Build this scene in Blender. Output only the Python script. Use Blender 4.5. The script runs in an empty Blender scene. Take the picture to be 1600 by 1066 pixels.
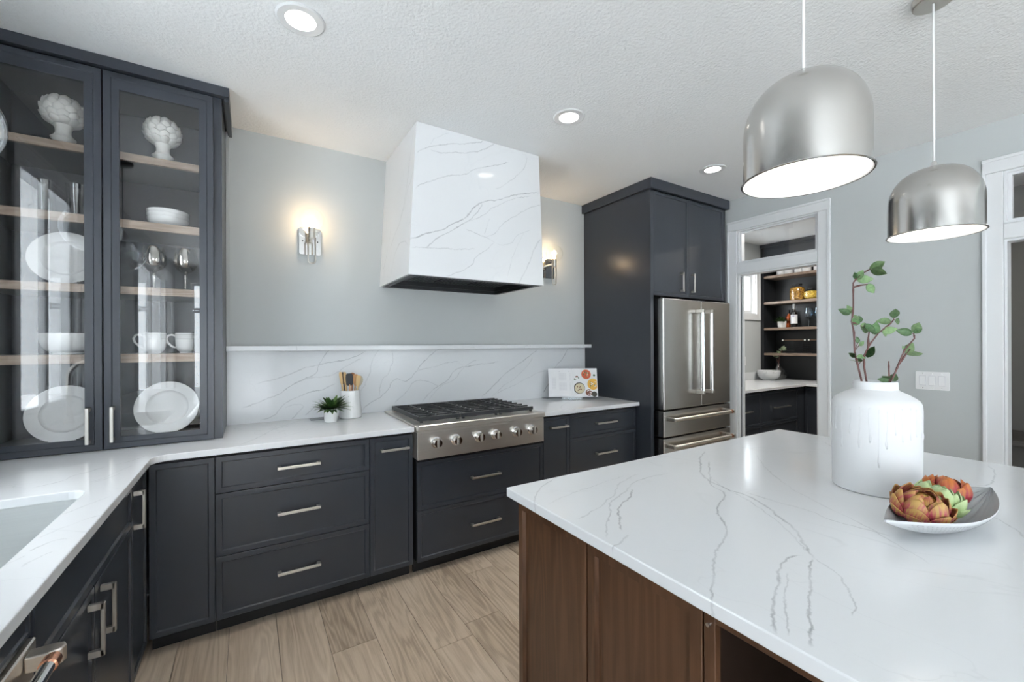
import bpy, bmesh, math, random
from mathutils import Vector, Matrix, Euler
random.seed(7)
PI = math.pi
S = bpy.context.scene
COL = S.collection

# ------------------------------------------------------------------ camera
YAW = 0.558
cam_d = bpy.data.cameras.new('camera')
cam = bpy.data.objects.new('camera', cam_d)
COL.objects.link(cam)
cam.location = (0, 0, 1.4036)
cam_d.sensor_width = 36.0
cam_d.lens = 36.0 * 658.35 / 1600.0
cam_d.shift_y = 4.6 / 1600.0
cam_d.clip_start = 0.02
_F = Vector((math.sin(YAW), math.cos(YAW), 0)); _R = Vector((math.cos(YAW), -math.sin(YAW), 0)); _Z = Vector((0, 0, 1))
_roll = -0.0038
_R2 = _R * math.cos(_roll) + _Z * math.sin(_roll); _U2 = _Z * math.cos(_roll) - _R * math.sin(_roll)
cam.rotation_euler = Matrix((( _R2.x, _U2.x, -_F.x), (_R2.y, _U2.y, -_F.y), (_R2.z, _U2.z, -_F.z))).to_euler()
S.camera = cam

# ------------------------------------------------------------------ world, exposure
S.view_settings.view_transform = 'Standard'
S.view_settings.look = 'None'
S.view_settings.gamma = 1.0
S.view_settings.use_curve_mapping = False
S.view_settings.exposure = -0.66
W = bpy.data.worlds.new('overcast_sky'); S.world = W
W.use_nodes = True
_bg = W.node_tree.nodes['Background']
_bg.inputs[0].default_value = (0.86, 0.94, 1.0, 1)
_bg.inputs[1].default_value = 12.0

_sd = bpy.data.lights.new('sun', 'SUN'); _sd.energy = 145.0; _sd.angle = math.radians(3); _sd.color = (0.97, 0.985, 1.0)
_so = bpy.data.objects.new('sun', _sd); COL.objects.link(_so)
_so.rotation_euler = Vector((-0.62, -0.30, -0.85)).to_track_quat('-Z', 'Y').to_euler()
LAMP = dict(recessed=60.0, pendant=0.4, sconce=7.0, pantry=60.0, mud=5.0)  # pantry and mud drive added fill lights that have no fixture

# ------------------------------------------------------------------ materials
MATS = {}
def new_mat(name):
    m = bpy.data.materials.new(name); m.use_nodes = True
    nt = m.node_tree
    b = nt.nodes['Principled BSDF']
    MATS[name] = m
    return m, nt, b
def N(nt, typ, **kw):
    n = nt.nodes.new(typ)
    for k, v in kw.items(): setattr(n, k, v)
    return n
def setin(n, **kw):
    for k, v in kw.items(): n.inputs[k].default_value = v
def simple(name, col, rough=0.5, metal=0.0, bump=None, var=0.0, spec=None, coat=0.0):
    m, nt, b = new_mat(name)
    b.inputs['Base Color'].default_value = (*col, 1)
    b.inputs['Roughness'].default_value = rough
    b.inputs['Metallic'].default_value = metal
    if spec is not None: b.inputs['Specular IOR Level'].default_value = spec
    if coat: b.inputs['Coat Weight'].default_value = coat; b.inputs['Coat Roughness'].default_value = 0.08
    tc = N(nt, 'ShaderNodeTexCoord')
    if var:
        no = N(nt, 'ShaderNodeTexNoise'); setin(no, Scale=9.0, Detail=4.0)
        nt.links.new(tc.outputs['Object'], no.inputs['Vector'])
        mx = N(nt, 'ShaderNodeMix', data_type='RGBA')
        mx.inputs['A'].default_value = (*[c * (1 - var) for c in col], 1)
        mx.inputs['B'].default_value = (*[min(1, c * (1 + var)) for c in col], 1)
        nt.links.new(no.outputs['Fac'], mx.inputs['Factor'])
        nt.links.new(mx.outputs['Result'], b.inputs['Base Color'])
    if bump:
        sc, st, dist = bump
        no = N(nt, 'ShaderNodeTexNoise'); setin(no, Scale=sc, Detail=3.0, Roughness=0.55)
        nt.links.new(tc.outputs['Object'], no.inputs['Vector'])
        bp = N(nt, 'ShaderNodeBump'); setin(bp, Strength=st, Distance=dist)
        nt.links.new(no.outputs['Fac'], bp.inputs['Height'])
        nt.links.new(bp.outputs['Normal'], b.inputs['Normal'])
    return m
def brushed(name, col, rough, stretch, var=0.08):
    m, nt, b = new_mat(name)
    b.inputs['Metallic'].default_value = 1.0
    tc = N(nt, 'ShaderNodeTexCoord'); mp = N(nt, 'ShaderNodeMapping'); mp.inputs['Scale'].default_value = stretch
    no = N(nt, 'ShaderNodeTexNoise'); setin(no, Scale=1.0, Detail=3.0)
    nt.links.new(tc.outputs['Object'], mp.inputs['Vector']); nt.links.new(mp.outputs['Vector'], no.inputs['Vector'])
    mr = N(nt, 'ShaderNodeMapRange'); setin(mr, **{'To Min': rough * (1-2.5*var), 'To Max': rough * (1+2.5*var)})
    nt.links.new(no.outputs['Fac'], mr.inputs['Value']); nt.links.new(mr.outputs['Result'], b.inputs['Roughness'])
    mx = N(nt, 'ShaderNodeMix', data_type='RGBA')
    mx.inputs['A'].default_value = (*[c * (1-var) for c in col], 1); mx.inputs['B'].default_value = (*[min(1, c * (1+var)) for c in col], 1)
    nt.links.new(no.outputs['Fac'], mx.inputs['Factor']); nt.links.new(mx.outputs['Result'], b.inputs['Base Color'])
    return m
def emit(name, col, strength):
    m, nt, b = new_mat(name)
    b.inputs['Base Color'].default_value = (*col, 1)
    b.inputs['Emission Color'].default_value = (*col, 1); b.inputs['Emission Strength'].default_value = strength
    return m
def pane(name, tint=(1, 1, 1), f0=0.045, rough=0.0, mix=0.0, gcol=(1, 1, 1)):
    m, nt, b = new_mat(name)
    nt.nodes.remove(b)
    out = [n for n in nt.nodes if n.type == 'OUTPUT_MATERIAL'][0]
    tr = N(nt, 'ShaderNodeBsdfTransparent'); tr.inputs['Color'].default_value = (*tint, 1)
    gl = N(nt, 'ShaderNodeBsdfGlossy'); gl.inputs['Roughness'].default_value = rough; gl.inputs['Color'].default_value = (*gcol, 1)
    lw = N(nt, 'ShaderNodeLayerWeight'); lw.inputs['Blend'].default_value = 0.5
    pw = N(nt, 'ShaderNodeMath', operation='POWER'); pw.inputs[1].default_value = 5.0
    nt.links.new(lw.outputs['Facing'], pw.inputs[0])
    ml = N(nt, 'ShaderNodeMath', operation='MULTIPLY_ADD'); ml.inputs[1].default_value = 1 - f0 - mix; ml.inputs[2].default_value = f0 + mix
    nt.links.new(pw.outputs[0], ml.inputs[0])
    ms = N(nt, 'ShaderNodeMixShader')
    nt.links.new(ml.outputs[0], ms.inputs[0]); nt.links.new(tr.outputs[0], ms.inputs[1]); nt.links.new(gl.outputs[0], ms.inputs[2])
    nt.links.new(ms.outputs[0], out.inputs['Surface'])
    return m
def wood(name, c1, c2, c3, axis=1, ringscale=5.0, rough=0.42, fine=0.5, objrand=0.0, knots=False):
    """grain runs along the given axis"""
    m, nt, b = new_mat(name); lk = nt.links.new
    tc = N(nt, 'ShaderNodeTexCoord'); oi = N(nt, 'ShaderNodeObjectInfo')
    add = N(nt, 'ShaderNodeVectorMath', operation='MULTIPLY_ADD')
    cmb = N(nt, 'ShaderNodeCombineXYZ')
    for i in range(3): lk(oi.outputs['Random'], cmb.inputs[i])
    lk(cmb.outputs[0], add.inputs[0]); add.inputs[1].default_value = (37, 53, 29); lk(tc.outputs['Object'], add.inputs[2])
    s = [ringscale] * 3; s[axis] = ringscale * 0.11
    mp = N(nt, 'ShaderNodeMapping'); mp.inputs['Scale'].default_value = s; lk(add.outputs[0], mp.inputs['Vector'])
    n1 = N(nt, 'ShaderNodeTexNoise'); setin(n1, Scale=1.0, Detail=3.0, Roughness=0.5, Distortion=0.4); lk(mp.outputs[0], n1.inputs['Vector'])
    mul = N(nt, 'ShaderNodeMath', operation='MULTIPLY'); mul.inputs[1].default_value = 95.0; lk(n1.outputs['Fac'], mul.inputs[0])
    sn = N(nt, 'ShaderNodeMath', operation='SINE'); lk(mul.outputs[0], sn.inputs[0])
    f = [170.0] * 3; f[axis] = 5.0
    mp2 = N(nt, 'ShaderNodeMapping'); mp2.inputs['Scale'].default_value = f; lk(add.outputs[0], mp2.inputs['Vector'])
    n2 = N(nt, 'ShaderNodeTexNoise'); setin(n2, Scale=1.0, Detail=4.0, Roughness=0.6); lk(mp2.outputs[0], n2.inputs['Vector'])
    g = [2.2] * 3; g[axis] = 0.8
    mp3 = N(nt, 'ShaderNodeMapping'); mp3.inputs['Scale'].default_value = g; lk(add.outputs[0], mp3.inputs['Vector'])
    n3 = N(nt, 'ShaderNodeTexNoise'); setin(n3, Scale=1.0, Detail=3.0); lk(mp3.outputs[0], n3.inputs['Vector'])
    m1 = N(nt, 'ShaderNodeMath', operation='MULTIPLY_ADD'); m1.inputs[1].default_value = 0.13; lk(sn.outputs[0], m1.inputs[0]); lk(n3.outputs['Fac'], m1.inputs[2])
    m2 = N(nt, 'ShaderNodeMath', operation='MULTIPLY_ADD'); m2.inputs[1].default_value = fine; lk(n2.outputs['Fac'], m2.inputs[0]); lk(m1.outputs[0], m2.inputs[2])
    m3 = N(nt, 'ShaderNodeMath', operation='MULTIPLY_ADD'); m3.inputs[1].default_value = objrand; lk(oi.outputs['Random'], m3.inputs[0]); lk(m2.outputs[0], m3.inputs[2])
    mid = 0.5 + fine * 0.5 + objrand * 0.5
    mr = N(nt, 'ShaderNodeMapRange'); setin(mr, **{'From Min': mid - 0.38, 'From Max': mid + 0.38}); lk(m3.outputs[0], mr.inputs['Value'])
    cr = N(nt, 'ShaderNodeValToRGB')
    e = cr.color_ramp.elements
    e[0].position = 0.0; e[0].color = (*c1, 1); e[1].position = 1.0; e[1].color = (*c3, 1)
    x = e.new(0.5); x.color = (*c2, 1)
    lk(mr.outputs[0], cr.inputs['Fac'])
    col = cr.outputs['Color']
    if knots:
        k = [1.5] * 3; k[axis] = 0.75
        mp4 = N(nt, 'ShaderNodeMapping'); mp4.inputs['Scale'].default_value = k; lk(add.outputs[0], mp4.inputs['Vector'])
        vo = N(nt, 'ShaderNodeTexVoronoi'); setin(vo, Scale=1.0); lk(mp4.outputs[0], vo.inputs['Vector'])
        kr = N(nt, 'ShaderNodeMapRange', interpolation_type='SMOOTHSTEP'); setin(kr, **{'From Min': 0.012, 'From Max': 0.055, 'To Min': 0.85, 'To Max': 0.0}); lk(vo.outputs['Distance'], kr.inputs['Value'])
        mk = N(nt, 'ShaderNodeMix', data_type='RGBA'); lk(kr.outputs[0], mk.inputs['Factor']); lk(col, mk.inputs['A']); mk.inputs['B'].default_value = (c1[0] * .25, c1[1] * .22, c1[2] * .2, 1)
        col = mk.outputs['Result']
    lk(col, b.inputs['Base Color'])
    b.inputs['Roughness'].default_value = rough
    bp = N(nt, 'ShaderNodeBump'); setin(bp, Strength=0.25, Distance=0.0006); lk(n2.outputs['Fac'], bp.inputs['Height']); lk(bp.outputs[0], b.inputs['Normal'])
    return m

QUARTZ = (0.755, 0.77, 0.785)
VEIN = (0.27, 0.28, 0.30)
def quartz(name, ax=(0, 1), veins=(), generic=1.0, gdir=0.6, gscale=1.5, rough=0.13, gw=1.0):
    """white quartz; veins are drawn as curves in the plane of the two given world axes, plus a faint random network"""
    m, nt, b = new_mat(name); lk = nt.links.new
    geo = N(nt, 'ShaderNodeNewGeometry'); P = geo.outputs['Position']
    nz = N(nt, 'ShaderNodeTexNoise'); setin(nz, Scale=7.0, Detail=4.0, Roughness=0.6); lk(P, nz.inputs['Vector'])
    sb = N(nt, 'ShaderNodeVectorMath', operation='SUBTRACT'); sb.inputs[1].default_value = (.5, .5, .5); lk(nz.outputs['Color'], sb.inputs[0])
    ma = N(nt, 'ShaderNodeVectorMath', operation='MULTIPLY_ADD'); ma.inputs[1].default_value = (.035, .035, .035); lk(sb.outputs[0], ma.inputs[0]); lk(P, ma.inputs[2])
    nz2 = N(nt, 'ShaderNodeTexNoise'); setin(nz2, Scale=38.0, Detail=3.0, Roughness=0.7); lk(P, nz2.inputs['Vector'])
    sb2 = N(nt, 'ShaderNodeVectorMath', operation='SUBTRACT'); sb2.inputs[1].default_value = (.5, .5, .5); lk(nz2.outputs['Color'], sb2.inputs[0])
    ma2 = N(nt, 'ShaderNodeVectorMath', operation='MULTIPLY_ADD'); ma2.inputs[1].default_value = (.016, .016, .016); lk(sb2.outputs[0], ma2.inputs[0]); lk(ma.outputs[0], ma2.inputs[2])
    sp = N(nt, 'ShaderNodeSeparateXYZ'); lk(ma2.outputs[0], sp.inputs[0])
    cb = N(nt, 'ShaderNodeCombineXYZ'); lk(sp.outputs[ax[0]], cb.inputs[0]); lk(sp.outputs[ax[1]], cb.inputs[1]); cb.inputs[2].default_value = 1.0
    # patchiness shared by all veins
    pn = N(nt, 'ShaderNodeTexNoise'); setin(pn, Scale=9.0, Detail=3.0, Roughness=0.7); lk(P, pn.inputs['Vector'])
    pr = N(nt, 'ShaderNodeMapRange'); setin(pr, **{'From Min': 0.34, 'From Max': 0.72, 'To Min': 0.25, 'To Max': 1.0}); lk(pn.outputs['Fac'], pr.inputs['Value'])
    acc = None
    def MX(a):
        nonlocal acc
        if acc is None: acc = a; return
        x = N(nt, 'ShaderNodeMath', operation='MAXIMUM'); lk(acc, x.inputs[0]); lk(a, x.inputs[1]); acc = x.outputs[0]
    for (pts, wd, dk) in veins:
        p0 = Vector(pts[0]); p1 = Vector(pts[-1]); d = p1 - p0; L = d.length; d /= L; nrm = Vector((-d.y, d.x))
        q = []
        for p in pts:
            t = (Vector(p) - p0).dot(d) / L; o = (Vector(p) - p0).dot(nrm)
            if not q or t > q[-1][0] + 0.02: q.append((t, o))
        R = max(0.04, 2.3 * max(abs(o) for t, o in q))
        du = N(nt, 'ShaderNodeVectorMath', operation='DOT_PRODUCT'); du.inputs[1].default_value = (d.x / L, d.y / L, -p0.dot(d) / L); lk(cb.outputs[0], du.inputs[0])
        dv = N(nt, 'ShaderNodeVectorMath', operation='DOT_PRODUCT'); dv.inputs[1].default_value = (nrm.x / R, nrm.y / R, -p0.dot(nrm) / R + 0.5); lk(cb.outputs[0], dv.inputs[0])
        fc = N(nt, 'ShaderNodeFloatCurve'); cm = fc.mapping; c = cm.curves[0]
        qs = [(min(1, max(0, t)), o / R + 0.5) for t, o in q]
        c.points[0].location = qs[0]; c.points[-1].location = (1.0, qs[-1][1])
        for t, o in qs[1:-1]: c.points.new(t, o)
        cm.update()
        lk(du.outputs['Value'], fc.inputs['Value'])
        s1 = N(nt, 'ShaderNodeMath', operation='SUBTRACT'); lk(dv.outputs['Value'], s1.inputs[0]); lk(fc.outputs[0], s1.inputs[1])
        a1 = N(nt, 'ShaderNodeMath', operation='ABSOLUTE'); lk(s1.outputs[0], a1.inputs[0])
        r1 = N(nt, 'ShaderNodeMapRange', interpolation_type='SMOOTHSTEP'); setin(r1, **{'From Min': 0.0, 'From Max': wd / R, 'To Min': dk, 'To Max': 0.0}); lk(a1.outputs[0], r1.inputs['Value'])
        s2 = N(nt, 'ShaderNodeMath', operation='SUBTRACT'); lk(du.outputs['Value'], s2.inputs[0]); s2.inputs[1].default_value = 0.5
        a2 = N(nt, 'ShaderNodeMath', operation='ABSOLUTE'); lk(s2.outputs[0], a2.inputs[0])
        r2 = N(nt, 'ShaderNodeMapRange'); setin(r2, **{'From Min': 0.46, 'From Max': 0.51, 'To Min': 1.0, 'To Max': 0.0}); lk(a2.outputs[0], r2.inputs['Value'])
        mm = N(nt, 'ShaderNodeMath', operation='MULTIPLY'); lk(r1.outputs[0], mm.inputs[0]); lk(r2.outputs[0], mm.inputs[1])
        MX(mm.outputs[0])
    if generic:
        mp = N(nt, 'ShaderNodeMapping'); mp.inputs['Rotation'].default_value = (0.4, 0.3, gdir); lk(P, mp.inputs['Vector'])
        m2 = N(nt, 'ShaderNodeMapping'); m2.inputs['Scale'].default_value = (0.55, 1.5, 1.5); lk(mp.outputs[0], m2.inputs['Vector'])
        for seed, sc, wdt in ((3.1, gscale, 0.006), (17.7, gscale * 1.3, 0.004)):
            ad = N(nt, 'ShaderNodeVectorMath', operation='ADD'); ad.inputs[1].default_value = (seed, seed * 2, seed * 3); lk(m2.outputs[0], ad.inputs[0])
            g1 = N(nt, 'ShaderNodeTexNoise'); setin(g1, Scale=sc, Detail=5.0, Roughness=0.45, Distortion=0.6); lk(ad.outputs[0], g1.inputs['Vector'])
            s1 = N(nt, 'ShaderNodeMath', operation='SUBTRACT'); lk(g1.outputs['Fac'], s1.inputs[0]); s1.inputs[1].default_value = 0.53
            a1 = N(nt, 'ShaderNodeMath', operation='ABSOLUTE'); lk(s1.outputs[0], a1.inputs[0])
            r1 = N(nt, 'ShaderNodeMapRange', interpolation_type='SMOOTHSTEP'); setin(r1, **{'From Min': 0.0, 'From Max': wdt*gw, 'To Min': 0.45 * generic, 'To Max': 0.0}); lk(a1.outputs[0], r1.inputs['Value'])
            g2 = N(nt, 'ShaderNodeTexNoise'); setin(g2, Scale=1.7, Detail=1.0); lk(ad.outputs[0], g2.inputs['Vector'])
            r2 = N(nt, 'ShaderNodeMapRange'); setin(r2, **{'From Min': 0.47, 'From Max': 0.6}); lk(g2.outputs['Fac'], r2.inputs['Value'])
            mm = N(nt, 'ShaderNodeMath', operation='MULTIPLY'); lk(r1.outputs[0], mm.inputs[0]); lk(r2.outputs[0], mm.inputs[1])
            MX(mm.outputs[0])
    fin = N(nt, 'ShaderNodeMath', operation='MULTIPLY'); lk(acc, fin.inputs[0]); lk(pr.outputs[0], fin.inputs[1])
    cl = N(nt, 'ShaderNodeTexNoise'); setin(cl, Scale=2.5, Detail=3.0); lk(P, cl.inputs['Vector'])
    bm_ = N(nt, 'ShaderNodeMix', data_type='RGBA'); lk(cl.outputs['Fac'], bm_.inputs['Factor'])
    bm_.inputs['A'].default_value = (*[c * 0.96 for c in QUARTZ], 1); bm_.inputs['B'].default_value = (*[c * 1.03 for c in QUARTZ], 1)
    mx = N(nt, 'ShaderNodeMix', data_type='RGBA'); lk(fin.outputs[0], mx.inputs['Factor']); lk(bm_.outputs['Result'], mx.inputs['A']); mx.inputs['B'].default_value = (*VEIN, 1)
    lk(mx.outputs['Result'], b.inputs['Base Color'])
    b.inputs['Roughness'].default_value = rough
    return m

ISL_V = [([(1.004,1.248),(.932,1.216),(.851,1.168),(.791,1.118),(.75,1.064),(.735,1.031)],.004,.55),
([(1.245,1.077),(1.14,1.068),(1.044,1.018),(.989,.979),(.949,.963),(.89,.932),(.828,.912),(.77,.904)],.004,.5),
([(1.34,1.032),(1.204,1.042),(1.148,1.033),(1.076,.998),(1.004,.969),(.944,.94),(.879,.88),(.825,.842),(.761,.773)],.004,.6),
([(1.089,.99),(1.016,.938),(.941,.9),(.878,.844),(.827,.791)],.005,.95),
([(.815,.761),(.745,.728)],.004,.7),
([(1.62,1.05),(1.467,.951),(1.354,.873),(1.307,.8),(1.186,.743),(1.086,.659),(.969,.599),(.877,.558),(.752,.481),(.727,.457)],.0045,.8),
([(1.75,1.16),(1.56,1.05),(1.405,.928),(1.368,.837),(1.319,.679),(1.265,.615),(1.218,.559),(1.146,.5),(1.095,.455)],.006,.8),
([(1.42,.92),(1.35,.80),(1.27,.655),(1.2,.57),(1.11,.478)],.003,.5),
([(1.084,.451),(.96,.403),(.877,.37),(.762,.321)],.004,.85),
([(1.077,.473),(1.011,.473),(.911,.443),(.825,.411),(.747,.367)],.0045,.9),
([(.97,.445),(.883,.416),(.764,.356)],.003,.7),
([(1.378,.767),(1.378,.663),(1.386,.576),(1.363,.517),(1.376,.40)],.004,.55),
([(1.093,.45),(1.043,.384),(.978,.339),(.917,.315)],.003,.6),
([(.771,1.029),(.942,1.071),(1.179,1.104)],.003,.35),
([(2.5,.42),(2.2,.36),(1.95,.40),(1.70,.24),(1.4,.10)],.004,.5),
([(2.4,.95),(2.2,.80),(2.05,.74),(1.9,.62)],.004,.5),
([(1.9,1.0),(1.7,.86),(1.55,.70),(1.40,.47),(1.28,.30)],.0035,.4)]
BS_V = [([(.04,1.158),(.151,1.187),(.227,1.211),(.307,1.243),(.388,1.267),(.515,1.286),(.614,1.313),(.706,1.365)],.005,.8),
([(-.032,1.014),(.085,1.057),(.16,1.089),(.237,1.139),(.306,1.174),(.378,1.21),(.398,1.261),(.43,1.328),(.462,1.367)],.005,.75),
([(.237,1.139),(.337,1.179),(.419,1.186),(.499,1.2),(.57,1.255),(.671,1.3)],.005,.55),
([(.066,.926),(.131,.957),(.198,1.022),(.286,1.065),(.326,1.082),(.429,1.106),(.504,1.136)],.006,.65),
([(.236,.92),(.286,.965),(.311,.996)],.005,.5),([(.198,.994),(.266,1.007),(.311,.996)],.004,.4),([(.316,.94),(.377,.991)],.005,.7),
([(.67,.925),(.739,.991),(.799,1.029),(.86,1.074),(.897,1.134),(.947,1.146),(1.017,1.14),(1.063,1.189),(1.17,1.301),(1.253,1.365)],.005,.75),
([(.793,1.036),(.811,1.126),(.872,1.209),(.898,1.356)],.005,.5),([(.67,1.074),(.717,1.167),(.752,1.286),(.812,1.364)],.006,.4),
([(1.076,1.201),(1.211,1.229),(1.337,1.258),(1.435,1.261)],.004,.6),
([(.911,.969),(1.006,1.056),(1.069,1.127),(1.118,1.125),(1.25,1.076)],.005,.6),
([(1.118,.953),(1.22,1.057),(1.31,1.108),(1.403,1.204),(1.515,1.222),(1.803,1.252)],.006,.65),
([(1.18,.953),(1.27,1.07),(1.39,1.13),(1.47,1.21),(1.62,1.27)],.005,.4),
([(1.638,.965),(1.767,1.07),(1.874,1.157),(1.948,1.201),(2.08,1.276),(2.2,1.36)],.007,.65),
([(1.732,.966),(1.838,1.035),(2.041,1.166),(2.15,1.29)],.005,.4),
([(1.767,.979),(1.947,1.045),(2.196,1.136),(2.317,1.156)],.004,.5),
([(2.255,.954),(2.327,1.04),(2.4,1.186),(2.485,1.268),(2.55,1.36)],.006,.8)]
HD_V = [([(.86,2.548),(.911,2.593),(.957,2.615),(1.052,2.65),(1.189,2.69),(1.32,2.746)],.005,.7),
([(.945,2.591),(1.04,2.594),(1.189,2.637),(1.307,2.683),(1.402,2.749)],.005,.6),([(.945,2.624),(.981,2.671),(1.065,2.726)],.004,.35),
([(.853,2.336),(.945,2.403),(1.039,2.45),(1.175,2.49),(1.253,2.541),(1.374,2.588),(1.5,2.64)],.004,.75),
([(1.401,2.441),(1.558,2.552),(1.633,2.636),(1.649,2.722)],.004,.5),
([(.813,2.034),(.909,2.068),(1.002,2.108),(1.111,2.169),(1.2,2.24),(1.305,2.334),(1.457,2.385),(1.602,2.442),(1.764,2.485)],.006,.85),
([(.92,1.993),(1.002,2.064),(1.136,2.15),(1.239,2.24),(1.305,2.328)],.005,.75),
([(1.174,2.19),(1.291,2.243),(1.373,2.304),(1.499,2.374),(1.693,2.446)],.004,.55),
([(.819,1.981),(.92,1.993),(1.062,1.998),(1.251,2.022)],.004,.6),
([(1.049,1.828),(1.148,1.876),(1.224,1.924),(1.264,1.98),(1.344,2.037),(1.392,2.084)],.004,.6),
([(1.187,2.14),(1.304,2.115),(1.392,2.084)],.004,.6),
([(1.304,2.115),(1.372,2.13),(1.442,2.194),(1.602,2.317),(1.771,2.396)],.004,.5),([(1.318,2.128),(1.359,2.242)],.004,.35),
([(1.413,2.075),(1.527,2.095),(1.571,2.156),(1.692,2.204)],.004,.4),
([(1.585,1.822),(1.676,1.974),(1.738,2.108),(1.794,2.147)],.007,.5),([(1.497,1.858),(1.556,2.037),(1.631,2.183)],.004,.3)]
HS_V = [([(2.50,2.70),(2.55,2.50),(2.575,2.38),(2.656,2.224),(2.78,2.13),(2.878,2.06)],.006,.5),([(2.49,2.0),(2.60,2.05),(2.735,2.02),(2.80,1.93),(2.83,1.86)],.006,.45),([(2.446,2.46),(2.494,2.401),(2.553,2.353),(2.60,2.25)],.005,.35),([(2.90,2.2),(2.95,2.05),(3.03,1.93)],.005,.35)]

M_wall = simple('wall_paint', (0.50, 0.525, 0.525), 0.7, bump=(160, 0.12, 0.002))
M_ceil = simple('ceiling_texture', (0.86, 0.875, 0.88), 0.85, bump=(75, 0.65, 0.006))
M_trim = simple('trim_paint', (0.74, 0.755, 0.765), 0.35)
M_char = simple('charcoal_lacquer', (0.031, 0.0365, 0.0465), 0.30, var=0.05)
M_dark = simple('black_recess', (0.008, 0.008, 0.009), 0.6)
M_inner = simple('cabinet_interior', (0.075, 0.082, 0.09), 0.5)
M_island_top = quartz('quartz_island', (0, 1), ISL_V, generic=0.35, gdir=1.0)
M_backsplash = quartz('quartz_backsplash', (0, 2), BS_V, generic=0.25, rough=0.15)
M_hood = quartz('quartz_hood_front', (0, 2), HD_V, generic=0.15, rough=0.10)
M_hood_side = quartz('quartz_hood_side', (1, 2), HS_V, generic=0.3, rough=0.12)
M_quartz = quartz('quartz_worktop', (0, 1), [([(-0.639,2.115),(-0.601,2.121),(-0.577,2.146),(-0.560,2.221),(-0.536,2.252),(-0.510,2.294),(-0.479,2.305)],0.004,0.7),([(-0.497,2.087),(-0.461,2.106),(-0.435,2.197),(-0.405,2.278)],0.004,0.6),([(-0.470,2.069),(-0.438,2.108),(-0.418,2.167)],0.004,0.7),([(-0.459,1.726),(-0.439,1.751),(-0.415,1.801),(-0.387,1.847)],0.004,0.5),([(-0.451,1.551),(-0.430,1.598),(-0.400,1.637),(-0.365,1.666)],0.004,0.4),([(-0.446,1.463),(-0.433,1.487),(-0.413,1.510),(-0.387,1.506)],0.004,0.55),([(-0.468,1.389),(-0.457,1.414),(-0.446,1.441)],0.004,0.4),([(-0.428,1.364),(-0.416,1.408),(-0.398,1.432)],0.004,0.35),([(-0.777,2.308),(-0.740,2.392),(-0.660,2.390),(-0.577,2.455)],0.004,0.3),([(-0.471,2.321),(-0.423,2.378),(-0.392,2.443)],0.004,0.6),([(.1,2.5),(.3,2.7),(.5,2.95)],.004,.35),([(-.05,2.44),(.05,2.62),(.12,2.8),(.3,3.05)],.004,.45),([(2.0,2.5),(2.2,2.7),(2.5,2.85),(2.7,3.05)],.004,.5)], generic=0.6)
M_oak = wood('oak_floor', (0.31, 0.235, 0.168), (0.53, 0.42, 0.315), (0.67, 0.555, 0.435), 1, 5.5, 0.42, 0.55, 0.34, knots=True)
M_walnut = wood('walnut_cabinet', (0.042, 0.019, 0.010), (0.078, 0.036, 0.018), (0.125, 0.06, 0.031), 2, 5.0, 0.33, 0.4, 0.1)
M_shelfwood = wood('shelf_walnut', (0.20, 0.14, 0.10), (0.33, 0.25, 0.19), (0.45, 0.36, 0.29), 0, 9.0, 0.45, 0.5, 0.1)
M_shelfwood_y = wood('pantry_shelf_wood', (0.13, 0.09, 0.065), (0.22, 0.16, 0.12), (0.32, 0.25, 0.20), 1, 9.0, 0.45, 0.5, 0.1)
M_nickel = simple('satin_nickel', (0.62, 0.595, 0.55), 0.36, 1.0)
M_steel = brushed('stainless_steel', (0.56, 0.55, 0.525), 0.24, (500, 500, 1.0), 0.03)
M_steel_h = brushed('stainless_horizontal', (0.68, 0.64, 0.59), 0.36, (1.5, 300, 300))
M_sink = brushed('sink_steel', (0.78, 0.80, 0.80), 0.42, (2, 2, 200), 0.05)
M_shade = simple('spun_nickel', (0.55, 0.54, 0.52), 0.27, 1.0)
_b = M_shade.node_tree.nodes['Principled BSDF']; _b.inputs['Anisotropic'].default_value = 0.45; _b.inputs['Roughness'].default_value = 0.19
_tg = N(M_shade.node_tree, 'ShaderNodeTangent', direction_type='RADIAL', axis='Z'); M_shade.node_tree.links.new(_tg.outputs[0], _b.inputs['Tangent'])
M_copper = simple('copper', (0.72, 0.36, 0.24), 0.25, 1.0)
M_chrome = simple('polished_steel', (0.78, 0.78, 0.77), 0.12, 1.0)
M_black = simple('cast_iron', (0.018, 0.020, 0.023), 0.36, bump=(400, 0.2, 0.0005))
M_blacktrim = simple('black_metal', (0.02, 0.021, 0.023), 0.35, 0.6)
M_linermetal = simple('dark_hood_liner', (0.045, 0.047, 0.05), 0.35, 0.9)
M_glass = pane('clear_glass', f0=0.058)
M_globe = pane('globe_glass', (0.97, 0.98, 0.98), 0.045)
M_pendglobe = pane('pendant_globe_glass', (0.95, 0.97, 0.98), 0.05, 0.03, 0.14)
M_smoke = pane('smoked_mirror_glass', (0.34, 0.33, 0.32), 0.05, 0.03, 0.45, (0.85, 0.81, 0.75))
M_tumbler = pane('tumbler_glass', (0.93, 0.95, 0.95), 0.06, 0.0, 0.05)
M_acrylic = pane('acrylic', (0.95, 0.965, 0.97), 0.04, 0.02, 0.0)
M_bluewine = pane('tinted_wine_glass', (0.72, 0.80, 0.86), 0.06, 0.0, 0.06)
M_white = simple('white_glazed_ceramic', (0.85, 0.85, 0.84), 0.22, var=0.02)
M_matte = simple('matte_white_ceramic', (0.70, 0.71, 0.72), 0.55, var=0.015)
M_cream = simple('cream_bisque', (0.84, 0.83, 0.79), 0.55, var=0.05)
M_plastic = simple('white_plastic', (0.82, 0.82, 0.82), 0.3)
M_cord = simple('white_cord', (0.80, 0.80, 0.79), 0.5)
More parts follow.
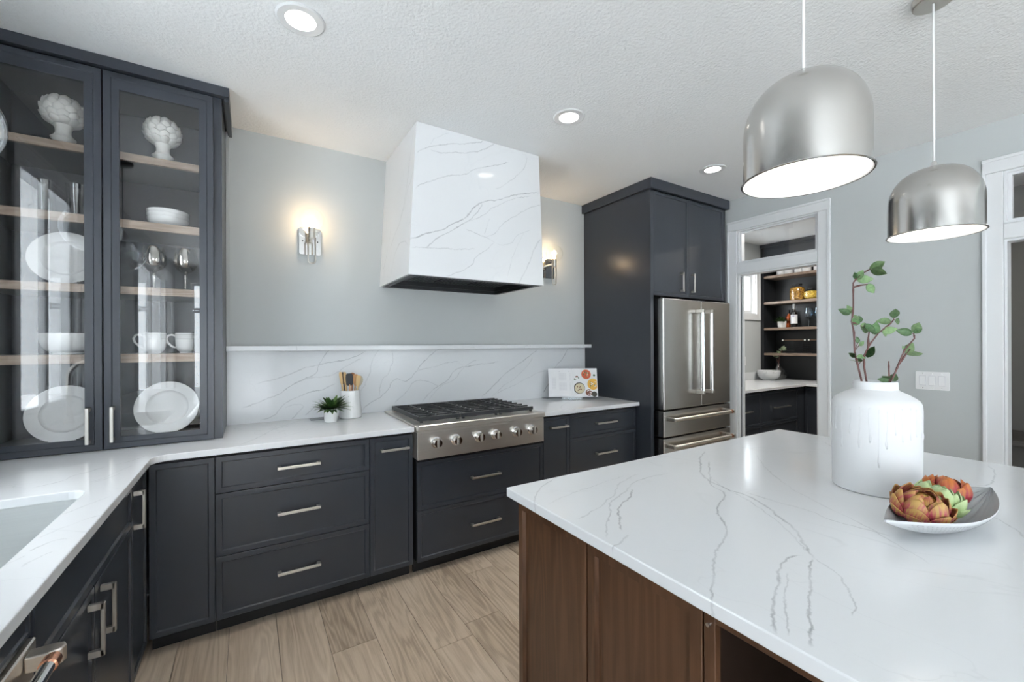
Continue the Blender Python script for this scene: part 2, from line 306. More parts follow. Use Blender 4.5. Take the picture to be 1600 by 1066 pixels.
M_lampwhite = simple('lamp_white_enamel', (0.86, 0.85, 0.82), 0.5)
M_lens = emit('recessed_lens', (1.0, 0.97, 0.92), 14.0)
M_diff = emit('pendant_diffuser', (1.0, 0.96, 0.92), 2.4)
M_bulb = emit('warm_bulb', (1.0, 0.72, 0.42), 28.0)
M_greyplate = simple('grey_plate', (0.25, 0.26, 0.27), 0.4, 0.3)
M_soil = simple('soil', (0.03, 0.022, 0.015), 0.9)
M_stem = simple('bark_stem', (0.09, 0.035, 0.03), 0.6, var=0.3)
M_paper = simple('paper', (0.82, 0.82, 0.83), 0.5)
M_ink = simple('print_grey', (0.62, 0.62, 0.64), 0.6)
M_ground = simple('patio_concrete', (0.63, 0.645, 0.66), 0.9, var=0.06)
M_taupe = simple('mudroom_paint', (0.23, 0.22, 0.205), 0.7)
M_bench = wood('bench_wood', (0.07, 0.064, 0.058), (0.13, 0.12, 0.11), (0.19, 0.18, 0.17), 1, 6.0, 0.5, 0.5, 0.1)

def leafmat(name, c1, c2, rough=0.45):
    m, nt, b = new_mat(name); lk = nt.links.new
    tc = N(nt, 'ShaderNodeTexCoord'); oi = N(nt, 'ShaderNodeObjectInfo')
    sp = N(nt, 'ShaderNodeSeparateXYZ'); lk(tc.outputs['Object'], sp.inputs[0])
    no = N(nt, 'ShaderNodeTexNoise'); setin(no, Scale=4.0, Detail=3.0); lk(tc.outputs['Object'], no.inputs['Vector'])
    ad = N(nt, 'ShaderNodeMath', operation='MULTIPLY_ADD'); ad.inputs[1].default_value = 0.6; lk(oi.outputs['Random'], ad.inputs[0]); lk(no.outputs['Fac'], ad.inputs[2])
    mr = N(nt, 'ShaderNodeMapRange'); setin(mr, **{'From Min': 0.4, 'From Max': 1.2}); lk(ad.outputs[0], mr.inputs['Value'])
    mx = N(nt, 'ShaderNodeMix', data_type='RGBA'); lk(mr.outputs[0], mx.inputs['Factor'])
    mx.inputs['A'].default_value = (*c1, 1); mx.inputs['B'].default_value = (*c2, 1)
    lk(mx.outputs['Result'], b.inputs['Base Color']); b.inputs['Roughness'].default_value = rough
    return m
M_leaf = leafmat('branch_leaf', (0.055, 0.15, 0.05), (0.30, 0.44, 0.22))
M_herb = leafmat('herb_leaf', (0.035, 0.11, 0.025), (0.17, 0.30, 0.08))
def petalmat(name, base, mid, edge, streak=1.0):
    """petal colours run from the base (local z=0) to the tip (z=1) with fine streaks along the petal"""
    m, nt, b = new_mat(name); lk = nt.links.new
    tc = N(nt, 'ShaderNodeTexCoord'); sp = N(nt, 'ShaderNodeSeparateXYZ'); lk(tc.outputs['Object'], sp.inputs[0])
    mp = N(nt, 'ShaderNodeMapping'); mp.inputs['Scale'].default_value = (16, 2, 1.6); lk(tc.outputs['Object'], mp.inputs['Vector'])
    oi = N(nt, 'ShaderNodeObjectInfo')
    no = N(nt, 'ShaderNodeTexNoise', noise_dimensions='4D'); setin(no, Scale=1.0, Detail=3.0); lk(mp.outputs[0], no.inputs['Vector'])
    ml = N(nt, 'ShaderNodeMath', operation='MULTIPLY'); ml.inputs[1].default_value = 31.0; lk(oi.outputs['Random'], ml.inputs[0]); lk(ml.outputs[0], no.inputs['W'])
    ad = N(nt, 'ShaderNodeMath', operation='MULTIPLY_ADD'); ad.inputs[1].default_value = streak; lk(no.outputs['Fac'], ad.inputs[0]); lk(sp.outputs[2], ad.inputs[2])
    mr = N(nt, 'ShaderNodeMapRange'); setin(mr, **{'From Min': streak * .5 - .05, 'From Max': streak * .5 + 1.0}); lk(ad.outputs[0], mr.inputs['Value'])
    cr = N(nt, 'ShaderNodeValToRGB'); e = cr.color_ramp.elements
    e[0].color = (*base, 1); e[1].color = (*edge, 1); e[1].position = 0.92; x = e.new(0.42); x.color = (*mid, 1)
    lk(mr.outputs[0], cr.inputs[0]); lk(cr.outputs[0], b.inputs['Base Color']); b.inputs['Roughness'].default_value = 0.45
    return m
M_petal_red = petalmat('petal_red', (0.36, 0.21, 0.035), (0.34, 0.022, 0.075), (0.42, 0.25, 0.07), 2.1)
M_petal_yel = petalmat('petal_yellow', (0.30, 0.17, 0.02), (0.45, 0.24, 0.03), (0.24, 0.05, 0.03), 1.2)
M_petal_green = petalmat('petal_green', (0.16, 0.27, 0.06), (0.27, 0.40, 0.15), (0.42, 0.52, 0.27), 0.7)
M_petal_crim = petalmat('petal_crimson', (0.20, 0.012, 0.02), (0.25, 0.010, 0.028), (0.40, 0.12, 0.02), 1.3)
def speckle(name, c1, c2, sc, rough=0.15):
    m, nt, b = new_mat(name); lk = nt.links.new
    tc = N(nt, 'ShaderNodeTexCoord'); vo = N(nt, 'ShaderNodeTexVoronoi'); setin(vo, Scale=sc); lk(tc.outputs['Object'], vo.inputs['Vector'])
    sp = N(nt, 'ShaderNodeSeparateColor'); lk(vo.outputs['Color'], sp.inputs[0])
    mx = N(nt, 'ShaderNodeMix', data_type='RGBA'); lk(sp.outputs[0], mx.inputs['Factor']); mx.inputs['A'].default_value = (*c1, 1); mx.inputs['B'].default_value = (*c2, 1)
    lk(mx.outputs['Result'], b.inputs['Base Color']); b.inputs['Roughness'].default_value = rough
    return m
M_nuts = speckle('nuts', (0.55, 0.30, 0.05), (0.12, 0.06, 0.015), 70)
M_corn = speckle('yellow_grain', (0.75, 0.55, 0.10), (0.35, 0.22, 0.03), 80)
M_marblebowl = quartz('veined_bowl', (0, 2), [], generic=2.1, gscale=5.0, gw=5.0)
M_darkglass = simple('dark_wine_glass', (0.01, 0.008, 0.008), 0.06)
M_amber = simple('amber_liquor', (0.35, 0.07, 0.015), 0.08)
M_label = simple('bottle_label', (0.78, 0.79, 0.82), 0.5)
M_labelblue = simple('label_blue_print', (0.03, 0.05, 0.25), 0.5)
M_spoon1 = simple('pale_wood', (0.62, 0.42, 0.20), 0.55, var=0.12)
M_spoon2 = simple('red_brown_wood', (0.33, 0.14, 0.06), 0.5, var=0.15)
M_spoon3 = simple('orange_wood', (0.60, 0.33, 0.15), 0.5, var=0.12)
M_spoon4 = simple('grey_wood', (0.45, 0.40, 0.30), 0.55, var=0.15)
M_darkwood = simple('dark_wood', (0.10, 0.055, 0.03), 0.5, var=0.15)
M_rubber = simple('black_silicone', (0.022, 0.025, 0.03), 0.45)
M_soupred = speckle('print_tomato', (0.60, 0.05, 0.02), (0.45, 0.12, 0.03), 180, 0.5)
M_soupyel = speckle('print_squash', (0.75, 0.35, 0.03), (0.70, 0.45, 0.08), 180, 0.5)
M_soupcream = speckle('print_cream', (0.70, 0.62, 0.42), (0.60, 0.52, 0.34), 180, 0.5)
M_printdark = simple('print_dark', (0.05, 0.045, 0.035), 0.5)
M_printbrown = simple('print_brown', (0.20, 0.07, 0.04), 0.5)
M_printgreen = simple('print_green', (0.06, 0.12, 0.05), 0.5)
M_plattergrey = simple('platter_grey', (0.36, 0.375, 0.38), 0.45, var=0.12)

# ------------------------------------------------------------------ geometry helpers
OFF = {}
class MB:
    def __init__(self, M=None):
        self.bm = bmesh.new(); self.M = M; self.slots = []
    def _v(self, co):
        co = Vector(co)
        return self.bm.verts.new(self.M @ co if self.M else co)
    def face(self, vs, mi=0):
        try:
            f = self.bm.faces.new(vs); f.material_index = mi; return f
        except ValueError: return None
    def box(self, a, b, mi=0, bev=0.0):
        x0, y0, z0 = a; x1, y1, z1 = b
        v = [self._v(p) for p in ((x0,y0,z0),(x1,y0,z0),(x1,y1,z0),(x0,y1,z0),(x0,y0,z1),(x1,y0,z1),(x1,y1,z1),(x0,y1,z1))]
        fs = [self.face([v[i] for i in q], mi) for q in ((3,2,1,0),(4,5,6,7),(0,1,5,4),(1,2,6,5),(2,3,7,6),(3,0,4,7))]
        if bev:
            es = {e for f in fs for e in f.edges}
            bmesh.ops.bevel(self.bm, geom=list(es), offset=bev, segments=1, affect='EDGES', profile=0.5)
        return self
    def lathe(self, prof, c=(0, 0, 0), seg=32, mi=0, closed=False, sx=1.0, sy=1.0, a0=0.0, a1=2*PI):
        full = abs(a1 - a0 - 2*PI) < 1e-6
        rings = []
        for r, z in prof:
            if r < 1e-6: rings.append([self._v((c[0], c[1], c[2] + z))])
            else:
                n = seg if full else seg + 1
                rings.append([self._v((c[0] + sx*r*math.cos(a0 + (a1-a0)*i/seg), c[1] + sy*r*math.sin(a0 + (a1-a0)*i/seg), c[2] + z)) for i in range(n)])
        pr = list(zip(rings, rings[1:]))
        if closed: pr.append((rings[-1], rings[0]))
        for A, B in pr:
            n = seg
            for i in range(n):
                j = (i + 1) % seg if full else i + 1
                if len(A) == 1 and len(B) == 1: continue
                if len(A) == 1: self.face([A[0], B[i], B[j]], mi)
                elif len(B) == 1: self.face([A[i], A[j], B[0]], mi)
                else: self.face([A[i], A[j], B[j], B[i]], mi)
        return self
    def cyl(self, c, r, h, seg=24, mi=0):
        return self.lathe([(0, 0), (r, 0), (r, h), (0, h)], c, seg, mi)
    def tube(self, pts, r, seg=10, mi=0, closed=False, caps=True):
        pts = [Vector(p) for p in pts]; n = len(pts)
        rr = r if isinstance(r, (list, tuple)) else [r] * n
        rings = []; prev = None
        for i, p in enumerate(pts):
            if closed: t = pts[(i+1) % n] - pts[i-1]
            else: t = pts[min(i+1, n-1)] - pts[max(i-1, 0)]
            t.normalize()
            if prev is None:
                a = Vector((0, 0, 1)) if abs(t.z) < 0.9 else Vector((1, 0, 0))
                u = t.cross(a).normalized()
            else:
                u = (prev - t * prev.dot(t)).normalized()
            prev = u; w = t.cross(u)
            rings.append([self._v(p + (u*math.cos(2*PI*k/seg) + w*math.sin(2*PI*k/seg)) * rr[i]) for k in range(seg)])
        pr = list(zip(rings, rings[1:]))
        if closed: pr.append((rings[-1], rings[0]))
        for A, B in pr:
            for k in range(seg): self.face([A[k], A[(k+1) % seg], B[(k+1) % seg], B[k]], mi)
        if caps and not closed:
            self.face(rings[0][::-1], mi); self.face(rings[-1], mi)
        return self
    def prism(self, poly, z0, z1, holes=(), mi=0):
        """polygon in local xy extruded along local z"""
        loops = [poly] + list(holes); tops = []; bots = []
        for lp in loops:
            t = [self._v((x, y, z1)) for x, y in lp]; bt = [self._v((x, y, z0)) for x, y in lp]
            tops.append(t); bots.append(bt)
            n = len(lp)
            for i in range(n): self.face([bt[i], bt[(i+1) % n], t[(i+1) % n], t[i]], mi)
        for grp in (tops, bots):
            es = []
            for lp in grp:
                for i in range(len(lp)):
                    e = self.bm.edges.get((lp[i], lp[(i+1) % len(lp)])) or self.bm.edges.new((lp[i], lp[(i+1) % len(lp)]))
                    es.append(e)
            r = bmesh.ops.triangle_fill(self.bm, edges=es, use_beauty=True)
            for g in r['geom']:
                if isinstance(g, bmesh.types.BMFace): g.material_index = mi
        return self
    def slab(self, us, vs, w0, w1, holes=(), mi=0):
        """flat slab over the grid us x vs (local xy), thickness w0..w1, with rectangular holes (u0,v0,u1,v1)"""
        us = sorted(set([us[0], us[1]] + [h[0] for h in holes] + [h[2] for h in holes]))
        vs = sorted(set([vs[0], vs[1]] + [h[1] for h in holes] + [h[3] for h in holes]))
        def inc(i, j):
            if i < 0 or j < 0 or i >= len(us)-1 or j >= len(vs)-1: return False
            cu = (us[i]+us[i+1])/2; cv = (vs[j]+vs[j+1])/2
            return not any(h[0] < cu < h[2] and h[1] < cv < h[3] for h in holes)
        V = {}
        def g(i, j, k):
            if (i, j, k) not in V: V[(i, j, k)] = self._v((us[i], vs[j], (w0, w1)[k]))
            return V[(i, j, k)]
        for i in range(len(us)-1):
            for j in range(len(vs)-1):
                if not inc(i, j): continue
                self.face([g(i,j,1), g(i+1,j,1), g(i+1,j+1,1), g(i,j+1,1)], mi)
                self.face([g(i,j+1,0), g(i+1,j+1,0), g(i+1,j,0), g(i,j,0)], mi)
                if not inc(i-1, j): self.face([g(i,j,0), g(i,j,1), g(i,j+1,1), g(i,j+1,0)], mi)
                if not inc(i+1, j): self.face([g(i+1,j+1,0), g(i+1,j+1,1), g(i+1,j,1), g(i+1,j,0)], mi)
                if not inc(i, j-1): self.face([g(i+1,j,0), g(i+1,j,1), g(i,j,1), g(i,j,0)], mi)
                if not inc(i, j+1): self.face([g(i,j+1,0), g(i,j+1,1), g(i+1,j+1,1), g(i+1,j+1,0)], mi)
        return self
    def build(self, name, mat, parent=None, smooth=False, local=False, bevel=0.0):
        bmesh.ops.recalc_face_normals(self.bm, faces=self.bm.faces)
        me = bpy.data.meshes.new(name)
        off = OFF.get(parent.name, Vector()) if (parent is not None and not local) else Vector()
        if off.length: bmesh.ops.translate(self.bm, verts=self.bm.verts, vec=-off)
        self.bm.to_mesh(me); self.bm.free()
        for mm in (mat if isinstance(mat, (list, tuple)) else [mat]): me.materials.append(mm)
        if smooth:
            me.shade_smooth()
            if smooth is not True: me.set_sharp_from_angle(angle=math.radians(smooth))
        o = bpy.data.objects.new(name, me); COL.objects.link(o)
        if parent is not None:
            o.parent = parent; OFF[o.name] = off
        if bevel:
            bv = o.modifiers.new('edge', 'BEVEL'); bv.width = bevel; bv.segments = 2; bv.limit_method = 'ANGLE'; bv.angle_limit = math.radians(40)
        return o

def tag(o, label, cat, group=None):
    o['label'] = label; o['category'] = cat
    if group: o['group'] = group
    return o
def thing(name, label, cat, loc=(0, 0, 0), group=None, rot=None):
    o = bpy.data.objects.new(name, None); COL.objects.link(o)
    o.empty_display_size = 0.05
    o.location = loc; OFF[o.name] = Vector(loc)
    if rot: o.rotation_euler = rot
    return tag(o, label, cat, group)
def struct(o, label=None):
    o['kind'] = 'structure'
    if label: o['label'] = label
    return o
def copy_tree(o, parent=None):
    c = o.copy(); COL.objects.link(c)
    if parent is not None: c.parent = parent
    for ch in list(o.children): copy_tree(ch, c)
    return c
def light(name, kind, loc, energy, col=(1, 0.93, 0.84), size=0.1, parent=None, rot=None, spot=None):
    d = bpy.data.lights.new(name, kind); d.energy = energy; d.color = col
    if kind == 'AREA': d.shape = 'DISK'; d.size = size
    else: d.shadow_soft_size = size
    if spot: d.spot_size = spot; d.spot_blend = 1.0
    o = bpy.data.objects.new(name, d); COL.objects.link(o)
    if parent is not None:
        o.parent = parent; loc = Vector(loc) - OFF.get(parent.name, Vector())
    o.location = loc
    if rot: o.rotation_euler = rot
    return o
def fm(o, u, w):
    """frame matrix: local x along u, local y up, local z along w (outwards)"""
    u = Vector(u); w = Vector(w); v = Vector((0, 0, 1))
    return Matrix(((u.x, v.x, w.x, o[0]), (u.y, v.y, w.y, o[1]), (u.z, v.z, w.z, o[2]), (0, 0, 0, 1)))
def F_back(y): return fm((0, y, 0), (1, 0, 0), (0, -1, 0))     # faces the room from the back wall: local x = world x
def F_left(x): return fm((x, 0, 0), (0, 1, 0), (1, 0, 0))      # faces +x: local x = world y
def F_right(x): return fm((x, 0, 0), (0, 1, 0), (-1, 0, 0))    # faces -x: local x = world y

def rectring(mb, u0, u1, v0, v1, w): return [mb._v((u0, v0, w)), mb._v((u1, v0, w)), mb._v((u1, v1, w)), mb._v((u0, v1, w))]
def panel(name, u0, u1, v0, v1, M, mat, parent, fw=0.024, rec=0.007, th=0.020, hole=None, bev=0.0015):
    """slim-framed cabinet front; hole=(l,r,b,t) widths of the frame round a glass opening"""
    mb = MB(M)
    A = rectring(mb, u0, u1, v0, v1, -th)
    B0 = rectring(mb, u0, u1, v0, v1, -bev); B = rectring(mb, u0+bev, u1-bev, v0+bev, v1-bev, 0)
    C = rectring(mb, u0+fw, u1-fw, v0+fw, v1-fw, 0)
    D = rectring(mb, u0+fw+0.004, u1-fw-0.004, v0+fw+0.004, v1-fw-0.004, -rec)
    def br(P, Q):
        for i in range(4): mb.face([P[i], P[(i+1) % 4], Q[(i+1) % 4], Q[i]])
    br(A, B0); br(B0, B); br(B, C); br(C, D)
    if hole:
        l, r, b, t = hole
        E = rectring(mb, u0+l, u1-r, v0+b, v1-t, -rec); G = rectring(mb, u0+l, u1-r, v0+b, v1-t, -th)
        br(D, E); br(E, G); br(G, A)
    else:
        mb.face(D); mb.face(A)
    return mb.build(name, mat, parent)
def pull(u, v, L, M, parent, vertical=False, mat=None, name='handle', out=0.034, sec=0.0135):
    """square bar pull with two posts"""
    mb = MB(M); h = L/2; s = sec/2
    for sg in (-1, 1):
        c = sg*(h - 0.009)
        if vertical: mb.box((u-s, v+c-0.009, 0), (u+s, v+c+0.009, out), bev=0.001)
        else: mb.box((u+c-0.009, v-s, 0), (u+c+0.009, v+s, out), bev=0.001)
    if vertical: mb.box((u-s, v-h, out-0.008), (u+s, v+h, out+0.002), bev=0.0015)
    else: mb.box((u-h, v-s, out-0.008), (u+h, v+s, out+0.002), bev=0.0015)
    return mb.build(name, mat or M_nickel, parent)
def rrect(x0, y0, x1, y1, r, n=5):
    pts = []
    for cx, cy, a in ((x1-r, y1-r, 0), (x0+r, y1-r, PI/2), (x0+r, y0+r, PI), (x1-r, y0+r, 3*PI/2)):
        for i in range(n+1): pts.append((cx + r*math.cos(a + PI/2*i/n), cy + r*math.sin(a + PI/2*i/n)))
    return pts
def carcass(parent, x0, x1, y0, y1, z0, z1, t=0.016, open_face='-y', mat=None):
    """cabinet box of panels, open at the front and top"""
    mb = MB()
    mb.box((x0, y0, z0), (x1, y1, z0+t))
    if open_face in ('-y',):
        mb.box((x0, y0, z0+t), (x0+t, y1, z1)); mb.box((x1-t, y0, z0+t), (x1, y1, z1)); mb.box((x0+t, y1-t, z0+t), (x1-t, y1, z1))
        mb.box((x0+t, y0, z1-0.03), (x1-t, y0+t, z1))
    else:
        mb.box((x0, y0, z0+t), (x1, y0+t, z1)); mb.box((x0, y1-t, z0+t), (x1, y1, z1))
        if open_face == '+x': mb.box((x0, y0+t, z0+t), (x0+t, y1-t, z1)); mb.box((x1-t, y0+t, z1-0.03), (x1, y1-t, z1))
        else: mb.box((x1-t, y0+t, z0+t), (x1, y1-t, z1)); mb.box((x0, y0+t, z1-0.03), (x0+t, y1-t, z1))
    return mb.build('carcass', mat or M_dark, parent)

# ------------------------------------------------------------------ room constants
XL, XR, YB, YR, CEIL, ZC = -1.05, 3.85, 3.106, -3.6, 2.743, 0.914
XP = 6.30            # pantry back wall
YF = 2.421           # worktop front edge
YD = 2.451           # cabinet front faces
XD = -0.385          # left run front faces
# ================================================================== SETTING
# ---- floor: subfloor with every oak board as a plank of its own
mb = MB(); mb.box((XL-0.1, YR-0.1, -0.06), (XP+0.1, YB+0.1, -0.014))
floor = struct(mb.build('floor', M_dark), 'wide-plank pale brown oak floor of the kitchen')
PW = 0.2
xs = -1.086
row = 0
while xs < XP:
    x0, x1 = max(xs, XL), min(xs + PW, XP)
    cx = (x0 + x1) / 2
    joints = []
    y = YR + random.uniform(0.3, 1.8)
    while y < YB - 0.3:
        joints.append(y); y += random.uniform(1.1, 2.0)
    if 0.31 < cx < 0.51: joints = [-2.2, -0.6, 0.7, 2.055]
    if 0.71 < cx < 0.91: joints = [-1.9, -0.3, 1.83]
    if 0.51 < cx < 0.71: joints = [-1.2, 0.4, 1.2, 2.6]
    if 0.91 < cx < 1.11: joints = [-1.0, 0.8, 1.92]
    if -0.1 < cx < 0.31: joints = [j for j in (-1.5, 0.35, 1.45)] if cx < 0.1 else [-0.9, 1.15]
    ends = [YR] + joints + [YB]
    for a, b_ in zip(ends, ends[1:]):
        if x1 - x0 < 0.02: continue
        p = MB(); e = 0.0009
        zt = random.uniform(-0.0004, 0.0)
        p.box((x0+e, a+e, -0.014), (x1-e, b_-e, zt), bev=0.0012)
        p.build('plank', M_oak, floor)
    xs += PW; row += 1

# ---- ceiling
mb = MB(); mb.box((XL-0.1, YR-0.1, CEIL), (XP+0.1, YB+0.1, CEIL+0.1))
ceil = struct(mb.build('ceiling', M_ceil), 'white stippled ceiling')

# ---- walls
def wall(name, M, us, vs, w0, w1, holes, mat, label):
    mb = MB(M); mb.slab(us, vs, w0, w1, holes); return struct(mb.build(name, mat), label)
PWIN = (5.17, 1.79, 5.855, 2.36)       # pantry window opening (x, z)
wall('wall_back', F_back(YB), (XL-0.1, XP+0.1), (0, CEIL), -0.12, 0.0, [PWIN], M_wall, 'grey painted back wall behind the range hood')
KWIN = (1.19, 1.000, 2.075, 2.43)         # sink window opening (y, z)
KW2 = (-3.1, 0.15, -0.75, 2.43)
wall('wall_left', F_left(XL), (YR-0.1, YB), (0, CEIL), -0.12, 0.0, [KWIN, KW2], M_wall, 'grey painted wall with the window over the sink')
PDOOR = (1.555, 0.0, 2.21, 2.045); PTRAN = (1.555, 2.135, 2.21, 2.445)
RDOOR = (-0.33, 0.0, 0.58, 2.02); RTRAN = (-0.33, 2.115, 0.58, 2.43)
wall('wall_right', F_right(XR), (YR, YB), (0, CEIL), -0.10, 0.0, [PDOOR, PTRAN, RDOOR, RTRAN], M_wall, 'grey painted wall with the pantry doorway and light switches')
RW = [(-0.85, 0.12, 0.45, 2.48), (2.4, 0.12, 3.5, 2.48)]
wall('wall_rear', fm((0, YR, 0), (1, 0, 0), (0, 1, 0)), (XL, XP), (0, CEIL), -0.12, 0.0, RW, M_trim, 'wall behind the camera with tall windows')
wall('wall_pantry', F_right(XP), (0.95, YB), (0, CEIL), -0.1, 0.0, [], M_wall, 'far wall of the pantry')
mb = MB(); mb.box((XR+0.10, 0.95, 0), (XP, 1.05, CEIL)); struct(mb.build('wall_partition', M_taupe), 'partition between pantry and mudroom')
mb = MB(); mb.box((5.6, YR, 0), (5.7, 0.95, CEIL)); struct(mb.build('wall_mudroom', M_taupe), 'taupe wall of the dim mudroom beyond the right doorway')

# ---- ground outside
mb = MB(); mb.box((-14, -16, -0.35), (-1.25, 6, -0.30)); mb.box((-1.25, -16, -0.35), (9, -3.80, -0.30))
struct(mb.build('ground', M_ground), 'pale concrete patio outside the windows')
# ---- windows
def window(name, M, op, label, mullions=(), rails=(), cas=0.085, casing=True, depth=0.12, sash=0.042, setback=0.05):
    root = bpy.data.objects.new(name, None); COL.objects.link(root); struct(root, label)
    u0, v0, u1, v1 = op
    if casing:
        mb = MB(M); mb.slab((u0-cas, u1+cas), (v0-cas, v1+cas), 0.0, 0.018, [(u0+0.004, v0+0.004, u1-0.004, v1-0.004)])
        mb.slab((u0-cas, u1+cas), (v0-cas, v1+cas), 0.018, 0.026, [(u0-cas+0.018, v0-cas+0.018, u1+cas-0.018, v1+cas-0.018)])
        mb.build('window_casing', M_trim, root)
    mb = MB(M); mb.slab((u0, u1), (v0, v1), -depth+0.005, 0.0, [(u0+0.014, v0+0.014, u1-0.014, v1-0.014)]); mb.build('window_jamb', M_trim, root)
    us = [u0+0.014] + list(mullions) + [u1-0.014]; vs = [v0+0.014] + list(rails) + [v1-0.014]
    for a, b_ in zip(us, us[1:]):
        for c, d in zip(vs, vs[1:]):
            mb = MB(M); f = sash; w_ = setback
            mb.slab((a+0.003, b_-0.003), (c+0.003, d-0.003), -w_-0.03, -w_, [(a+f, c+f, b_-f, d-f)])
            s = mb.build('window_sash', M_trim, root)
            mb = MB(M); mb.box((a+f-0.004, c+f-0.004, -w_-0.017), (b_-f+0.004, d-f+0.004, -w_-0.012)); mb.build('pane', M_glass, s)
    return root
window('window_1', F_left(XL), KWIN, 'white window over the sink', mullions=(1.625,), sash=0.028, setback=0.012)
window('window_2', F_back(YB), PWIN, 'small white window in the pantry wall', cas=0.075, mullions=(5.51,))
window('window_3', F_left(XL), KW2, 'window in the left wall behind the camera', mullions=(-1.92,))
window('window_4', fm((0, YR, 0), (1, 0, 0), (0, 1, 0)), RW[0], 'tall rear window beside the left wall', mullions=(-0.2,), rails=(2.0,))
window('window_5', fm((0, YR, 0), (1, 0, 0), (0, 1, 0)), RW[1], 'tall rear window opposite the pantry', mullions=(2.95,), rails=(2.0,))

# ---- doorway casings with transoms
def doorway(name, label, door, tran, cas=0.088, pocket=False):
    root = bpy.data.objects.new(name, None); COL.objects.link(root); struct(root, label)
    M = F_right(XR); u0, _, u1, vh = door; t0, t1 = tran[1], tran[3]
    def casing(nm, a, b_, c, d, lip=None):
        mb = MB(M); mb.box((a, c, 0.0), (b_, d, 0.016), bev=0.002)
        if lip == 'l': mb.box((a, c, 0.016), (a+0.018, d, 0.024), bev=0.002)
        if lip == 'r': mb.box((b_-0.018, c, 0.016), (b_, d, 0.024), bev=0.002)
        if lip == 't': mb.box((a, d-0.018, 0.016), (b_, d, 0.024), bev=0.002)
        return mb.build(nm, M_trim, root)
    casing('casing', u0-cas, u0-0.002, 0, t1, 'l'); casing('casing', u1+0.002, u1+cas, 0, t1, 'r')
    casing('head_casing', u0-cas, u1+cas, t1+0.002, t1+cas, 't')
    casing('transom_bar', u0, u1, vh+0.002, t0-0.002)
    # jambs through the wall
    mb = MB(M)
    for a, b_ in ((u0-0.001, u0+0.012), (u1-0.012, u1+0.001)):
        if pocket and a > 1.9:
            mb.box((a, 0, -0.030), (b_, vh, 0.0)); mb.box((a, 0, -0.10), (b_, vh, -0.072))
        else: mb.box((a, 0, -0.10), (b_, vh, 0.0))
        mb.box((a, t0, -0.10), (b_, t1, 0.0))
    mb.box((u0+0.012, vh-0.012, -0.10), (u1-0.012, vh, 0.0)); mb.box((u0+0.012, t0, -0.10), (u1-0.012, t0+0.012, 0)); mb.box((u0+0.012, t1-0.012, -0.10), (u1-0.012, t1, 0))
    mb.build('jamb', M_trim, root)
    if pocket:
        mb = MB(M); mb.box((u1+0.0015, 0.0, -0.071), (u1+0.002, vh-0.012, -0.031)); mb.box((u1-0.001, 0.02, -0.068), (u1+0.0014, vh-0.02, -0.034))
        d = mb.build('pocket_door_edge', M_char, root)
        mb = MB(M); mb.box((u1-0.003, 0.93, -0.06), (u1-0.0012, 0.99, -0.042)); mb.build('edge_latch', M_chrome, d)
    # transom sash and pane
    mb = MB(M); f = 0.028
    mb.slab((u0+0.012, u1-0.012), (t0+0.012, t1-0.012), -0.065, -0.02, [(u0+0.012+f*0.6, t0+0.012+f*0.5, u1-0.012-f*0.6, t1-0.012-f*0.5)])
    s = mb.build('transom_sash', M_trim, root)
    mb = MB(M); mb.box((u0+0.022, t0+0.02, -0.045), (u1-0.022, t1-0.02, -0.040)); mb.build('pane', M_glass, s)
    return root
doorway('door_1', 'white cased pantry doorway with a glazed transom', PDOOR, PTRAN, pocket=True)
doorway('door_2', 'white cased mudroom doorway with a glazed transom at the right edge', RDOOR, RTRAN)

# ---- baseboards
def base(name, M, u0, u1, label):
    mb = MB(M); mb.box((u0, 0, 0), (u1, 0.13, 0.014), bev=0.002); struct(mb.build(name, M_trim), label)
base('baseboard_right', F_right(XR), RDOOR[2]+0.09, PDOOR[0]-0.09, 'white baseboard between the two doorways')
base('baseboard_rear', fm((0, YR, 0), (1, 0, 0), (0, 1, 0)), XL, XR, 'white baseboard under the rear windows')

# ---- recessed lights
for i, (x, lab) in enumerate(((0.185, 'round white recessed ceiling light nearest the glass cabinet'), (1.607, 'round white recessed ceiling light in front of the hood'), (3.03, 'round white recessed ceiling light in front of the fridge cabinet'))):
    t = thing('recessed_light', lab, 'ceiling light', (x, 1.93, CEIL), 'recessed ceiling lights')
    mb = MB(); mb.lathe([(0.056, 0.0), (0.058, -0.006), (0.086, -0.007), (0.093, -0.003), (0.093, 0.0)], (x, 1.93, CEIL), 40)
    mb.build('trim_ring', M_trim, t, smooth=30)
    mb = MB(); mb.lathe([(0, -0.0035), (0.0575, -0.0035), (0.0575, -0.001), (0, -0.001)], (x, 1.93, CEIL), 32); mb.build('lens', M_lens, t)
    light('lamp', 'SPOT', (x, 1.93, CEIL-0.012), LAMP['recessed'], (1, 0.97, 0.93), 0.06, t, spot=math.radians(85))

# ================================================================== BACK RUN
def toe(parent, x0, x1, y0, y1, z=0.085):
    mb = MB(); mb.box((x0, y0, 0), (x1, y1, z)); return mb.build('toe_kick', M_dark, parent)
def base_unit(label, x0, x1, fronts, group='charcoal base cabinets along the back wall', ztop=0.880):
    """fronts: (kind, z0, z1, handle) with handle (u, v, length) or None"""
    t = thing('base_cabinet', label, 'cabinet', ((x0+x1)/2, 2.8, 0), group)
    carcass(t, x0+0.001, x1-0.001, YD+0.021, YB-0.001, 0.085, ztop)
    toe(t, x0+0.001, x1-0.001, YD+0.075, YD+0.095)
    for kind, z0, z1, h in fronts:
        p = panel(kind, x0+0.0015, x1-0.0015, z0, z1, F_back(YD), M_char, t)
        if h: pull(h[0], h[1], h[2], F_back(YD), p)
    return t
base_unit('plain charcoal corner base cabinet, one tall door without a handle', XD+0.002, -0.139, [('door', 0.088, 0.868, None)])
